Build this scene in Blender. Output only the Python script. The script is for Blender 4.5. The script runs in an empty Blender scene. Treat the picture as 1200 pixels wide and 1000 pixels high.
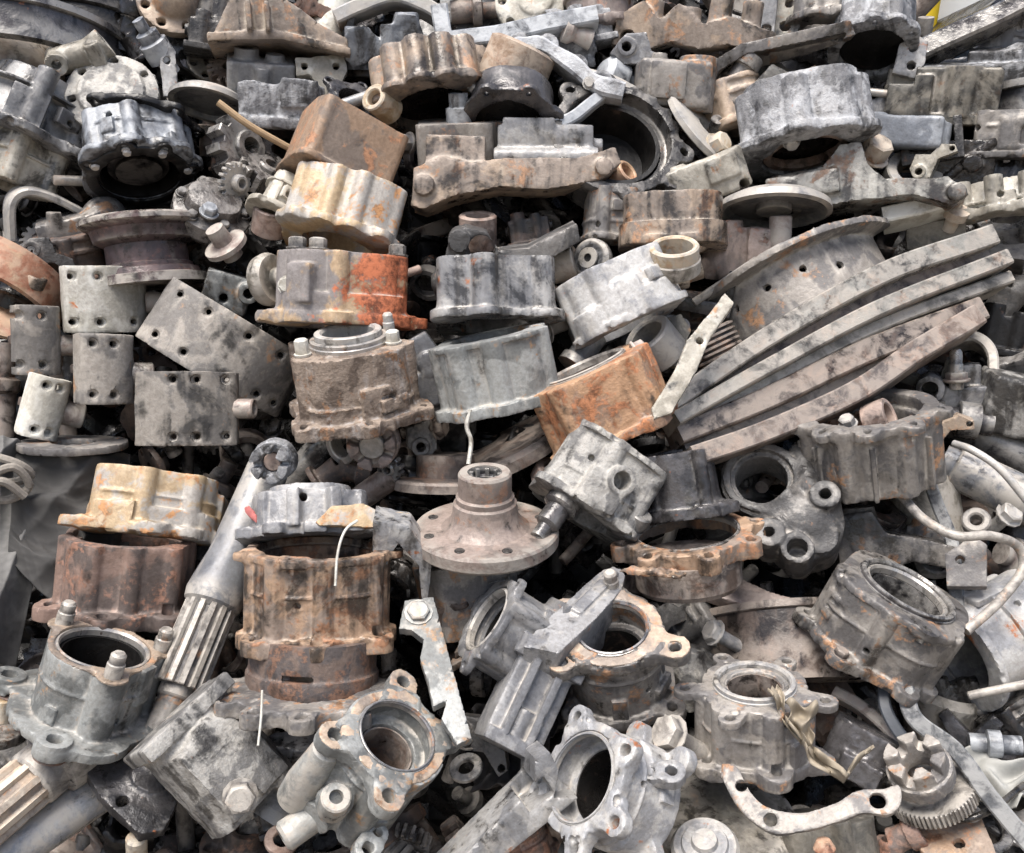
import bpy, math, random
import numpy as np
import openvdb as vdb
from mathutils import Vector, Matrix

# ------------------------------------------------------------------ camera, sky, sun, exposure
SC = bpy.context.scene
COL = SC.collection
F = 1120.0                    # focal length in pixels of the 1200 px wide photograph
D0 = 1.6                      # reference distance of the pile face (m)
U = D0 / F                    # metres per photo pixel at that distance
PITCH = math.radians(-9.0)
CAMZ = 1.45

cam = bpy.data.cameras.new('camera')
cam.sensor_fit = 'HORIZONTAL'; cam.sensor_width = 36.0; cam.lens = 36.0 * F / 1200.0
cam.clip_start = 0.02; cam.clip_end = 500
CAM = bpy.data.objects.new('camera', cam); COL.objects.link(CAM)
CAM.location = (0, 0, CAMZ); CAM.rotation_euler = (math.radians(90) + PITCH, 0, 0)
SC.camera = CAM

W = bpy.data.worlds.new('World'); SC.world = W; W.use_nodes = True
_nt = W.node_tree; _nt.nodes.clear()
_sky = _nt.nodes.new('ShaderNodeTexSky'); _sky.sky_type = 'NISHITA'; _sky.sun_disc = False
SUN_EL, SUN_AZ = 66.0, 208.0      # azimuth from +Y (north) clockwise: behind the camera, a little to the left
_sky.sun_elevation = math.radians(SUN_EL); _sky.sun_rotation = math.radians(SUN_AZ)
_sky.air_density = 1.0; _sky.dust_density = 4.0; _sky.ozone_density = 0.6
_bg = _nt.nodes.new('ShaderNodeBackground'); _bg.inputs[1].default_value = 0.055
_wo = _nt.nodes.new('ShaderNodeOutputWorld')
_nt.links.new(_sky.outputs[0], _bg.inputs[0]); _nt.links.new(_bg.outputs[0], _wo.inputs[0])

_sl = bpy.data.lights.new('sun', 'SUN'); _sl.energy = 1.5; _sl.angle = math.radians(38); _sl.color = (1.0, 0.965, 0.92)
SUN = bpy.data.objects.new('sun', _sl); COL.objects.link(SUN)
_a, _e = math.radians(SUN_AZ), math.radians(SUN_EL)
_sd = Vector((math.sin(_a) * math.cos(_e), math.cos(_a) * math.cos(_e), math.sin(_e)))
SUN.rotation_euler = _sd.to_track_quat('Z', 'Y').to_euler(); SUN.location = (-1, -3, 6)

vs = SC.view_settings
SC.display_settings.display_device = 'sRGB'
vs.view_transform = 'Standard'; vs.look = 'None'; vs.gamma = 1.0; vs.exposure = 1.98; vs.use_curve_mapping = False
SC.cycles.use_denoising = True
SC.cycles.max_bounces = 5; SC.cycles.diffuse_bounces = 3; SC.cycles.glossy_bounces = 2
SC.cycles.use_adaptive_sampling = True; SC.cycles.adaptive_threshold = 0.02

# ------------------------------------------------------------------ placing
CAMP = Vector((0, 0, CAMZ))
CF = Vector((0, math.cos(PITCH), math.sin(PITCH)))      # forward
CR = Vector((1, 0, 0)); CU = CR.cross(CF)

def depth(px, py):
    """distance (along the view axis) of the sloping pile face"""
    return 1.62 + 0.00062 * (500 - py) + 0.00006 * abs(px - 600)

def point(px, py, dz=0.0):
    D = depth(px, py) + dz * U
    return CAMP + D * (CF + CR * ((px - 600) / F) + CU * ((500 - py) / F)), D

def frame(px, py, dz=0, phi=90, eps=0, spin=0, s=1.0):
    """phi: direction of the thing's own Z as it appears (90 = up); eps: how far Z leans towards the viewer"""
    P, D = point(px, py, dz)
    v = (CAMP - P).normalized()
    r = CF.cross(CU); r = (r - v * r.dot(v)).normalized(); u = v.cross(r)
    f, e = math.radians(phi), math.radians(eps)
    z = math.cos(e) * (math.cos(f) * r + math.sin(f) * u) + math.sin(e) * v
    x = math.sin(f) * r - math.cos(f) * u
    y = z.cross(x)
    m = Matrix((x, y, z)).transposed().to_4x4() @ Matrix.Rotation(math.radians(spin), 4, 'Z')
    return Matrix.Translation(P) @ m @ Matrix.Scale(s * D / D0, 4)

def local_pts(m, pts, dz):
    """photo points (px, py[, forward]) as pixel coordinates of a frame"""
    inv = m.inverted()
    return [tuple(inv @ point(q[0], q[1], dz - (q[2] if len(q) > 2 else 0))[0] / U) for q in pts]

def T(name, label, cat, px, py, dz=0, phi=90, eps=0, spin=0, s=1.0, group=None):
    o = bpy.data.objects.new(name, None); COL.objects.link(o)
    o.empty_display_size = 0.02
    o.matrix_world = frame(px, py, dz, phi, eps, spin, s)
    o['label'] = label; o['category'] = cat; o['kind'] = 'thing'
    if group: o['group'] = group
    return o

def M(name, label, cat, mesh, mat, px, py, dz=0, phi=90, eps=0, spin=0, s=1.0, group=None):
    o = bpy.data.objects.new(name, setmat(mesh, mat)); COL.objects.link(o)
    o.matrix_world = frame(px, py, dz, phi, eps, spin, s)
    o['label'] = label; o['category'] = cat; o['kind'] = 'thing'
    if group: o['group'] = group
    o.material_slots[0].link = 'OBJECT'; o.material_slots[0].material = mat
    return o

def part(root, name, mesh, mat, loc=(0, 0, 0), z=(0, 0, 1), spin=0, s=1.0, label=None):
    """a child; loc in pixels of the thing's own frame, z = where the part's own Z points"""
    o = bpy.data.objects.new(name, setmat(mesh, mat)); COL.objects.link(o)
    o.parent = root
    q = Vector((0, 0, 1)).rotation_difference(Vector(z)).to_matrix().to_4x4()
    o.matrix_local = Matrix.Translation(Vector(loc) * U) @ q @ Matrix.Rotation(math.radians(spin), 4, 'Z') @ Matrix.Scale(s, 4)
    o.material_slots[0].link = 'OBJECT'; o.material_slots[0].material = mat
    if label: o['label'] = label
    return o

def setmat(mesh, mat):
    if not mesh.materials: mesh.materials.append(mat)
    return mesh

# ------------------------------------------------------------------ mesh helpers (pixel units in, metres out)
def mk(name, verts, faces, smooth=True, angle=38):
    me = bpy.data.meshes.new(name)
    me.from_pydata([(x * U, y * U, z * U) for x, y, z in verts], [], faces)
    if smooth:
        me.polygons.foreach_set('use_smooth', [True] * len(me.polygons))
        if angle: me.set_sharp_from_angle(angle=math.radians(angle))
    me.update()
    return me

def lathe(prof, seg=40, wob=0.0, a0=0.0, a1=360.0, seed=0, name='turned'):
    """closed profile loop [(r,z)..] spun about Z; a point with r=0 is an axis point"""
    rnd = random.Random(seed)
    full = abs(a1 - a0) > 359.9
    n = seg if full else seg + 1
    V, Fc = [], []
    wv = [1 + wob * (math.sin(3 * 2 * math.pi * i / seg + seed) + 0.6 * math.sin(7 * 2 * math.pi * i / seg + 2 * seed)) for i in range(n)]
    for i in range(n):
        a = math.radians(a0 + (a1 - a0) * i / seg)
        c, s_ = math.cos(a), math.sin(a)
        for r, z in prof: V.append((r * wv[i] * c, r * wv[i] * s_, z))
    m = len(prof)
    for i in range(seg):
        j = (i + 1) % n
        for k in range(m):
            l = (k + 1) % m
            if prof[k][0] < 1e-6 and prof[l][0] < 1e-6: continue
            q = [i * m + k, j * m + k, j * m + l, i * m + l]
            if prof[k][0] < 1e-6: q = [q[0], q[2], q[3]]
            elif prof[l][0] < 1e-6: q = [q[0], q[1], q[2]]
            Fc.append(q)
    if not full:
        Fc.append(list(range(m))[::-1]); Fc.append([(n - 1) * m + k for k in range(m)])
    me = mk(name, V, Fc, True, 32)
    # drop the loose duplicates of axis points, make normals consistent
    import bmesh
    bm = bmesh.new(); bm.from_mesh(me)
    bmesh.ops.remove_doubles(bm, verts=bm.verts, dist=1e-6)
    bmesh.ops.recalc_face_normals(bm, faces=bm.faces)
    bm.to_mesh(me); bm.free()
    return me

def rod(r, z0, z1, ch=1.5, seg=24):
    return [(0, z0), (r - ch, z0), (r, z0 + ch), (r, z1 - ch), (r - ch, z1), (0, z1)]

def ringp(ro, ri, z0, z1, ch=1.5):
    return [(ri, z0), (ro - ch, z0), (ro, z0 + ch), (ro, z1 - ch), (ro - ch, z1), (ri + ch, z1), (ri, z1 - ch)]

_cache = {}
def cached(key, fn):
    if key not in _cache: _cache[key] = fn()
    return _cache[key]

def bolt_mesh(r=9, h=8, shank=0.0, sr=5):
    def f():
        V, Fc = [], []
        def rng(rr, z, n=6, a0=0.0):
            b = len(V)
            for i in range(n):
                a = 2 * math.pi * i / n + a0
                V.append((rr * math.cos(a), rr * math.sin(a), z))
            return b
        n = 12
        def hexring(rr, z):
            b = len(V)
            for i in range(n):
                a = 2 * math.pi * i / n
                k = 1.0 if i % 2 == 0 else math.cos(math.pi / 6)
                V.append((rr * k * math.cos(a), rr * k * math.sin(a), z))
            return b
        rows = []
        if shank: rows += [rng(sr, -shank, n), rng(sr, 0, n)]
        else: rows += [rng(r * 1.15, -1.5, n)]
        rows += [rng(r * 1.25, 0, n), rng(r * 1.25, 1.6, n), hexring(r, 1.7), hexring(r, h - 1.5), rng(r * 0.78, h, n)]
        for a, b in zip(rows, rows[1:]):
            for i in range(n):
                j = (i + 1) % n
                Fc.append([a + i, a + j, b + j, b + i])
        Fc.append([rows[0] + i for i in range(n)][::-1]); Fc.append([rows[-1] + i for i in range(n)])
        return mk('bolt', V, Fc, True, 30)
    return cached(('bolt', r, h, shank, sr), f)

def stud_mesh(r=9, h=28):
    return cached(('stud', r, h), lambda: lathe([(0, -6), (r, -6), (r, h * .55), (r * .86, h * .6), (r * .86, h * .9), (r * .6, h), (0, h)], 18))

def ring_mesh(ro, ri, h):
    return cached(('ring', ro, ri, h), lambda: lathe([(ri, -6), (ro, -6), (ro, h * .4), (ro * .97, h * .5), (ro * .97, h), (ro * .93, h + 1), (ri + 2, h + 1), (ri, h - 2)], 40))

def tooth_prism(r0, r1, n, z0, z1, hole=0.0, duty=0.5, slope=0.25, ch=1.2):
    """externally toothed / splined ring or shaft"""
    pts = []
    for i in range(n):
        b = 2 * math.pi * i / n; st = 2 * math.pi / n
        for f, r in ((0.0, r0), ((1 - duty) * (1 - slope), r0), ((1 - duty), r1), (1 - (1 - duty) * slope, r1)):
            a = b + st * f
            pts.append((r * math.cos(a), r * math.sin(a)))
    return prism(pts, z0, z1, hole, ch)

def prism(pts, z0, z1, hole=0.0, ch=1.2, rnd_scale=None, angle=32):
    """extrude a loop about the origin along Z with a small chamfer; hole = round bore (star shaped outlines) """
    n = len(pts); V = []; Fc = []
    cx = sum(p[0] for p in pts) / n; cy = sum(p[1] for p in pts) / n
    if hole: cx = cy = 0.0
    R = max(math.hypot(p[0] - cx, p[1] - cy) for p in pts)
    k = 1 - ch / R
    rows = [(z0, k), (z0 + ch, 1.0), (z1 - ch, 1.0), (z1, k)]
    for z, f in rows:
        for x, y in pts: V.append((cx + (x - cx) * f, cy + (y - cy) * f, z))
    for a in range(3):
        for i in range(n):
            j = (i + 1) % n
            Fc.append([a * n + i, a * n + j, (a + 1) * n + j, (a + 1) * n + i])
    if hole:
        b = len(V)
        for z in (z0, z1):
            for x, y in pts:
                a = math.atan2(y, x); V.append((hole * math.cos(a), hole * math.sin(a), z))
        for i in range(n):
            j = (i + 1) % n
            Fc.append([b + i, b + j, j, i]); Fc.append([3 * n + i, 3 * n + j, b + n + j, b + n + i])
            Fc.append([b + i, b + n + i, b + n + j, b + j])
    else:
        Fc.append(list(range(n))[::-1]); Fc.append([3 * n + i for i in range(n)])
    me = mk('prism', V, Fc, True, angle)
    return me

def spline_pts(ctrl, per=8):
    P = [Vector(c) for c in ctrl]
    if len(P) < 3: return P
    P = [P[0] * 2 - P[1]] + P + [P[-1] * 2 - P[-2]]
    out = []
    for i in range(1, len(P) - 2):
        for k in range(per):
            t = k / per
            a, b, c, d = P[i - 1], P[i], P[i + 1], P[i + 2]
            out.append(0.5 * ((2 * b) + (c - a) * t + (2 * a - 5 * b + 4 * c - d) * t * t + (3 * b - a - 3 * c + d) * t ** 3))
    out.append(P[-2])
    return out

def sweep(path, prof, up=(0, 0, 1), closed_prof=True, scale=None, angle=35):
    """sweep a profile loop [(side, up)] along a path of Vectors; coordinates in pixels"""
    V, Fc = [], []; n = len(prof); up = Vector(up)
    for i, p in enumerate(path):
        t = (path[min(i + 1, len(path) - 1)] - path[max(i - 1, 0)]).normalized()
        s = t.cross(up)
        if s.length < 1e-4: s = t.cross(Vector((1, 0, 0)))
        s.normalize(); w = s.cross(t)
        k = scale(i / (len(path) - 1)) if scale else 1.0
        for a, b in prof: V.append(tuple(p + s * a * k + w * b * k))
    for i in range(len(path) - 1):
        for k in range(n):
            l = (k + 1) % n
            Fc.append([i * n + k, i * n + l, (i + 1) * n + l, (i + 1) * n + k])
    Fc.append(list(range(n))[::-1]); Fc.append([(len(path) - 1) * n + k for k in range(n)])
    me = mk('sweep', V, Fc, True, angle)
    import bmesh
    bm = bmesh.new(); bm.from_mesh(me); bmesh.ops.recalc_face_normals(bm, faces=bm.faces); bm.to_mesh(me); bm.free()
    return me

def circ(r, n=10): return [(r * math.cos(2 * math.pi * i / n), r * math.sin(2 * math.pi * i / n)) for i in range(n)]
def tube(ctrl, r, per=8, n=10): return sweep(spline_pts(ctrl, per), circ(r, n), up=(0.13, 1, 0.21))
def rectp(w, h, c=1.0):
    w, h = w / 2, h / 2
    return [(-w + c, -h), (w - c, -h), (w, -h + c), (w, h - c), (w - c, h), (-w + c, h), (-w, h - c), (-w, -h + c)]

# ------------------------------------------------------------------ cast shapes: signed distances on a grid
class Cast:
    def __init__(s, lo, hi, v=1.8):
        s.lo = np.array(lo, float) - 2.5 * v; s.v = v
        s.n = [int(math.ceil((b + 2.5 * v - a) / v)) + 1 for a, b in zip(s.lo, hi)]
        s.d = np.full(s.n, 12.0, np.float32)
        s.ax = [(s.lo[i] + v * np.arange(s.n[i])).astype(np.float32) for i in range(3)]
    def _reg(s, bb):
        sl = []
        for i in range(3):
            a = 0 if bb is None else max(0, int((bb[0][i] - s.lo[i]) / s.v) - 3)
            b = s.n[i] if bb is None else min(s.n[i], int((bb[1][i] - s.lo[i]) / s.v) + 5)
            sl.append(slice(a, max(a, b)))
        X = s.ax[0][sl[0]][:, None, None]; Y = s.ax[1][sl[1]][None, :, None]; Z = s.ax[2][sl[2]][None, None, :]
        return tuple(sl), X, Y, Z
    def op(s, f, bb, k, cut):
        sl, X, Y, Z = s._reg(bb)
        if min(x.stop - x.start for x in sl) <= 0: return s
        a = s.d[sl]; b = f(X, Y, Z)
        if cut: a = -a
        k = max(k, 0.01)
        h = np.clip(0.5 + 0.5 * (b - a) / k, 0, 1)
        r = b * (1 - h) + a * h - k * h * (1 - h)
        s.d[sl] = -r if cut else r
        return s
    def cyl(s, x, y, r, z0, z1, k=3, cut=False, r2=None, axis='z'):
        """cylinder along an axis; (x,y) are the two other coordinates in order"""
        r2 = r if r2 is None else r2; R = max(r, r2) + k
        zc, hz = (z0 + z1) / 2, abs(z1 - z0) / 2
        ix = 'xyz'.index(axis); o = [i for i in range(3) if i != ix]
        lo = [0] * 3; hi = [0] * 3
        lo[o[0]], hi[o[0]] = x - R, x + R; lo[o[1]], hi[o[1]] = y - R, y + R; lo[ix], hi[ix] = min(z0, z1) - k, max(z0, z1) + k
        def f(X, Y, Z):
            c = (X, Y, Z)
            rr = r if r2 == r else r + (r2 - r) * np.clip((c[ix] - z0) / (z1 - z0), 0, 1)
            return np.maximum(np.sqrt((c[o[0]] - x) ** 2 + (c[o[1]] - y) ** 2) - rr, np.abs(c[ix] - zc) - hz)
        return s.op(f, (lo, hi), k, cut)
    def rodv(s, p0, p1, r, r2=None, k=3, cut=False, cap=False):
        p0, p1 = np.array(p0, np.float32), np.array(p1, np.float32); r2 = r if r2 is None else r2
        a = p1 - p0; L = float(np.linalg.norm(a)); a = a / L; R = max(r, r2) + k
        lo = np.minimum(p0, p1) - R; hi = np.maximum(p0, p1) + R
        def f(X, Y, Z):
            x, y, z = X - p0[0], Y - p0[1], Z - p0[2]
            t = x * a[0] + y * a[1] + z * a[2]
            if cap:
                tc = np.clip(t, 0, L)
                return np.sqrt((x - tc * a[0]) ** 2 + (y - tc * a[1]) ** 2 + (z - tc * a[2]) ** 2) - (r + (r2 - r) * tc / L)
            q = np.sqrt(np.maximum(x * x + y * y + z * z - t * t, 0)) - (r + (r2 - r) * np.clip(t / L, 0, 1))
            return np.maximum(q, np.abs(t - L / 2) - L / 2)
        return s.op(f, (lo, hi), k, cut)
    def seg(s, x0, y0, x1, y1, r, z0, z1, k=3, cut=False):
        """flat bar (stadium outline) in XY between z0 and z1"""
        R = r + k; L2 = max((x1 - x0) ** 2 + (y1 - y0) ** 2, 1e-6)
        def f(X, Y, Z):
            t = np.clip(((X - x0) * (x1 - x0) + (Y - y0) * (y1 - y0)) / L2, 0, 1)
            return np.maximum(np.sqrt((X - x0 - t * (x1 - x0)) ** 2 + (Y - y0 - t * (y1 - y0)) ** 2) - r, np.abs(Z - (z0 + z1) / 2) - abs(z1 - z0) / 2)
        return s.op(f, ((min(x0, x1) - R, min(y0, y1) - R, z0 - k), (max(x0, x1) + R, max(y0, y1) + R, z1 + k)), k, cut)
    def box(s, c, h, k=3, cut=False, rot=None, rd=2.0):
        """rounded box, rot = (axis, degrees)"""
        c = np.array(c, np.float32); R = float(np.linalg.norm(h)) if rot else None
        bb = (c - R - k, c + R + k) if rot else (c - np.array(h) - k, c + np.array(h) + k)
        def f(X, Y, Z):
            x, y, z = X - c[0], Y - c[1], Z - c[2]
            for ax, dg in ([rot] if rot and isinstance(rot[0], str) else (rot or [])):
                ca, sa = math.cos(math.radians(dg)), math.sin(math.radians(dg))
                if ax == 'z': x, y = x * ca + y * sa, -x * sa + y * ca
                elif ax == 'x': y, z = y * ca + z * sa, -y * sa + z * ca
                else: z, x = z * ca + x * sa, -z * sa + x * ca
            qx, qy, qz = np.abs(x) - h[0] + rd, np.abs(y) - h[1] + rd, np.abs(z) - h[2] + rd
            o = np.sqrt(np.maximum(qx, 0) ** 2 + np.maximum(qy, 0) ** 2 + np.maximum(qz, 0) ** 2)
            return o + np.minimum(np.maximum(np.maximum(qx, qy), qz), 0) - rd
        return s.op(f, bb, k, cut)
    def sup(s, w, d, n, z0, z1, k=3, cut=False, top=1.0, cx=0, cy=0):
        """super-elliptic column, top = scale of the section at z1"""
        def f(X, Y, Z):
            t = 1 + (top - 1) * np.clip((Z - z0) / (z1 - z0), 0, 1)
            q = ((np.abs((X - cx) / w) ** n + np.abs((Y - cy) / d) ** n) ** (1.0 / n) - t) * min(w, d)
            return np.maximum(q, np.abs(Z - (z0 + z1) / 2) - abs(z1 - z0) / 2)
        m = max(1, top)
        return s.op(f, ((cx - w * m - k, cy - d * m - k, z0 - k), (cx + w * m + k, cy + d * m + k, z1 + k)), k, cut)
    def ball(s, c, r, k=3, cut=False, sq=(1, 1, 1)):
        R = [r * q + k for q in sq]
        f = lambda X, Y, Z: (np.sqrt(((X - c[0]) / sq[0]) ** 2 + ((Y - c[1]) / sq[1]) ** 2 + ((Z - c[2]) / sq[2]) ** 2) - r) * min(sq)
        return s.op(f, ([c[i] - R[i] for i in range(3)], [c[i] + R[i] for i in range(3)]), k, cut)
    def poly(s, pts, y0, y1, k=3, cut=False, plane='xz'):
        """prism of a polygon in a plane, between y0 and y1 on the third axis"""
        ia, ib = 'xyz'.index(plane[0]), 'xyz'.index(plane[1]); ic = 3 - ia - ib
        lo = [0] * 3; hi = [0] * 3
        lo[ia] = min(p[0] for p in pts) - k; hi[ia] = max(p[0] for p in pts) + k
        lo[ib] = min(p[1] for p in pts) - k; hi[ib] = max(p[1] for p in pts) + k; lo[ic], hi[ic] = y0 - k, y1 + k
        def f(X, Y, Z):
            c = (X, Y, Z); a, b = np.broadcast_arrays(c[ia], c[ib])
            a = np.squeeze(a, axis=ic) if a.shape[ic] == 1 else a; b = np.squeeze(b, axis=ic) if b.shape[ic] == 1 else b
            d = np.full(a.shape, 1e9, np.float32); sg = np.ones(a.shape, np.float32)
            N = len(pts)
            for i in range(N):
                (xi, yi), (xj, yj) = pts[i], pts[i - 1]
                ex, ey = xj - xi, yj - yi; wx, wy = a - xi, b - yi
                t = np.clip((wx * ex + wy * ey) / (ex * ex + ey * ey + 1e-9), 0, 1)
                d = np.minimum(d, (wx - ex * t) ** 2 + (wy - ey * t) ** 2)
                c1, c2, c3 = b >= yi, b < yj, ex * wy > ey * wx
                sg = np.where((c1 & c2 & c3) | (~c1 & ~c2 & ~c3), -sg, sg)
            q = np.expand_dims(sg * np.sqrt(d), ic)
            return np.maximum(q, np.abs(c[ic] - (y0 + y1) / 2) - abs(y1 - y0) / 2)
        return s.op(f, (lo, hi), k, cut)
    def rough(s, amp=1.2, wl=26.0, seed=0):
        r = np.random.RandomState(seed); X, Y, Z = s.ax[0][:, None, None], s.ax[1][None, :, None], s.ax[2][None, None, :]
        n = 0
        for i in range(5):
            kv = r.normal(size=3); kv = kv / np.linalg.norm(kv) * (2 * math.pi / (wl * (0.5 + 0.25 * i)))
            n = n + np.sin(X * kv[0] + Y * kv[1] + Z * kv[2] + r.uniform(0, 6.28)) * (0.5 + 0.13 * i)
        g = r.normal(size=[m // 2 + 2 for m in s.n]).astype(np.float32)      # casting skin
        g = np.repeat(np.repeat(np.repeat(g, 2, 0), 2, 1), 2, 2)[:s.n[0], :s.n[1], :s.n[2]]
        g = (g + np.roll(g, 1, 0) + np.roll(g, 1, 1) + np.roll(g, 1, 2)) / 4
        s.d = s.d + (amp * 0.45 * n + amp * 0.35 * g).astype(np.float32)
        return s
    def mesh(s, adapt=0.06, name='casting', rough=0.9, seed=1, wl=30):
        rough = rough * .6 if rough < 1.5 else rough
        if rough: s.rough(rough, wl, seed)
        g = vdb.FloatGrid(9.0); g.copyFromArray(np.clip(s.d / s.v, -3, 3).astype(np.float32))
        P, Tr, Q = g.convertToPolygons(isovalue=0.0, adaptivity=adapt)
        P = (P * s.v + s.lo) * U
        me = bpy.data.meshes.new(name)
        nt, nq = len(Tr), len(Q)
        me.vertices.add(len(P)); me.vertices.foreach_set('co', P.astype(np.float32).ravel())
        li = np.concatenate([Tr[:, ::-1].ravel(), Q[:, ::-1].ravel()]).astype(np.int32)
        me.loops.add(len(li)); me.loops.foreach_set('vertex_index', li)
        me.polygons.add(nt + nq)
        st = np.concatenate([np.arange(nt) * 3, nt * 3 + np.arange(nq) * 4]).astype(np.int32)
        me.polygons.foreach_set('loop_start', st)
        me.polygons.foreach_set('use_smooth', np.ones(nt + nq, bool))
        me.update(calc_edges=True); me.validate(); me.set_sharp_from_angle(angle=math.radians(36))
        s.d = None
        return me

def pol(r, a, cx=0, cy=0): return (cx + r * math.cos(math.radians(a)), cy + r * math.sin(math.radians(a)))

def housing(w, h, d=None, n=2.6, top=1.0, bore=0.7, bores=None, floor=0, boss=(), bossr=12, bossh=1.0,
            fb=None, ft=None, pads=(), feat='', pa=260, rough=1.0, seed=1, v=1.6, k=2, detail=3, extra=None, adapt=0.06):
    """gearbox-style casting standing on z=-h/2..h/2.
    fb / ft = dict(e=overhang, t=thickness, ears=[(angle, reach, radius)], hole=r): bottom / top flange; bore = share of the half width"""
    d = d or w
    ex = 16
    for fl in (fb, ft):
        if fl: ex = max(ex, fl.get('e', 0) + 6, max([q[1] + q[2] for q in fl.get('ears', [])] + [0]) - min(w, d) + 6)
    if boss: ex = max(ex, bossr * 1.4)
    for p in pads: ex = max(ex, p.get('out', 0) + 10)
    c = Cast((-w - ex, -d - ex, -h / 2 - 4), (w + ex, d + ex, h / 2 + 10), v)
    c.sup(w, d, n, -h / 2, h / 2, k=1, top=top)
    def per(a, f=1.0):
        ca, sa = math.cos(math.radians(a)), math.sin(math.radians(a))
        r = 1 / ((abs(ca / w) ** n + abs(sa / d) ** n) ** (1 / n)) * f
        return r * ca, r * sa
    for a in boss:
        x, y = per(a, .93); c.cyl(x, y, bossr, -h / 2, -h / 2 + h * bossh, k=k)
    for fl, z0, z1 in ((fb, -h / 2, -h / 2 + (fb or {}).get('t', 10)), (ft, h / 2 - (ft or {}).get('t', 10), h / 2)):
        if not fl: continue
        e = fl.get('e', 8)
        c.sup(w + e, d + e, fl.get('n', n), z0, z1, k=k)
        if fl is fb and boss:              # the flange swells round each column
            for a in boss:
                x, y = per(a, .96); c.cyl(x, y, bossr + fl.get('e', 8) - 1, z0, z1, k=4)
        for a, rr, er in fl.get('ears', []):
            x, y = pol(rr, a)
            c.seg(x, y, x * .15, y * .15, er, z0, z1, k=fl.get('k', 9))
            if fl.get('proud'): c.cyl(x, y, er * .95, z0, z1 + fl['proud'], k=k)
    for p in pads:                      # raised pads / blocks on the side
        x, y = per(p['a'], p.get('f', 1.0)); z0, z1 = p['z']
        c.box((x, y, (z0 + z1) / 2), (p.get('w', 14), p.get('out', 12), (z1 - z0) / 2), k=p.get('k', 4), rot=('z', p['a'] - 90), rd=3)
    rg = random.Random(seed * 7 + 3)
    for i in range(detail):            # cast pads, recesses and drilled spots on the sides
        a = rg.uniform(195, 345); x, y = per(a); zz = rg.uniform(-h * .3, h * .3); ww, hh = rg.uniform(7, w * .3), rg.uniform(6, h * .28)
        if i % 3 == 1: c.box((x * 1.04, y * 1.04, zz), (ww, 3.2 + .04 * w, hh), k=1.5, cut=True, rot=('z', a - 90), rd=2)
        else: c.box((x, y, zz), (ww, rg.uniform(3, 6.5), hh), k=.8, rot=('z', a - 90), rd=1)
    if detail:
        zc = rg.uniform(-h * .2, h * .25); c.sup(w + 1.8, d + 1.8, n, zc - 1.6, zc + 1.6, k=2)
        for i in range(1):
            a = rg.uniform(215, 325); x, y = per(a); zz = rg.uniform(-h * .35, h * .35); c.rodv((x * .85, y * .85, zz), (x * 1.3, y * 1.3, zz), 3.6, k=.6, cut=True)
    if 'r' in feat:                    # gusset ribs
        for a in range(200, 345, 24):
            x, y = per(a, 1.0); c.box((x, y, -h * .12), (2.6, 9, h * .38), k=2, rot=('z', a - 90), rd=1)
    if 's' in feat: c.sup(w + 5, d + 5, n, -h / 2, -h * .08, k=1)          # stepped lower half
    if 'b' in feat:                    # raised band and top lip
        c.sup(w + 4, d + 4, n, h * .12, h * .22, k=1.5); c.sup(w + 3, d + 3, n, h / 2 - 6, h / 2, k=1)
    if 'p' in feat:                    # side port
        x, y = per(pa, .8); x2, y2 = per(pa, 1.0); L_ = math.hypot(x2, y2)
        q = (L_ + 14) / L_; c.rodv((x, y, h * .02), (x2 * q, y2 * q, h * .02), 17, k=3)
        port = ((x, y, h * .02), (x2 * (q + .3), y2 * (q + .3), h * .02), 10.5)
    if extra: extra(c)
    if 'p' in feat: c.rodv(*port[:2], port[2], k=.6, cut=True)
    if bores is None: bores = [(bore, -h / 2 - 5, h / 2 + 9)] if bore else []
    m = min(w, d)
    for b in bores: c.cyl(0, 0, b[0] * m, b[1] + (floor if b is bores[0] else 0), b[2], k=1, cut=True)
    for fl, z0, z1 in ((fb, -h / 2 - 8, -h / 2 + (fb or {}).get('t', 10) + (fb or {}).get('proud', 0) + 12), (ft, h / 2 - (ft or {}).get('t', 10) - 10, h / 2 + 12)):
        if not fl: continue
        for a, rr, er in fl.get('ears', []):
            x, y = pol(rr, a)
            if fl.get('hole', 0): c.cyl(x, y, fl['hole'], z0, z1, k=.8, cut=True)
    for fl, z0 in ((fb, -h / 2), (ft, h / 2)):      # chipped flange edges
        if not fl or not detail: continue
        for i in range(14):
            a = rg.uniform(0, 360); ca, sa = math.cos(math.radians(a)), math.sin(math.radians(a)); e = fl.get('e', 8); nn = fl.get('n', n)
            r_ = 1 / ((abs(ca / (w + e)) ** nn + abs(sa / (d + e)) ** nn) ** (1 / nn)) + rg.uniform(0, 3)
            c.ball((r_ * ca, r_ * sa, z0 + rg.uniform(-2, 2)), rg.uniform(2.5, 5.5), k=2, cut=True)
    return c.mesh(adapt, rough=rough * (.5 if rough > 1.5 else .16), seed=seed)
# ------------------------------------------------------------------ materials: weathered metal
def lin(c):
    return tuple(((x / 255) / 12.92 if x / 255 <= 0.04045 else ((x / 255 + 0.055) / 1.055) ** 2.4) for x in c) + (1.0,)

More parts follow.
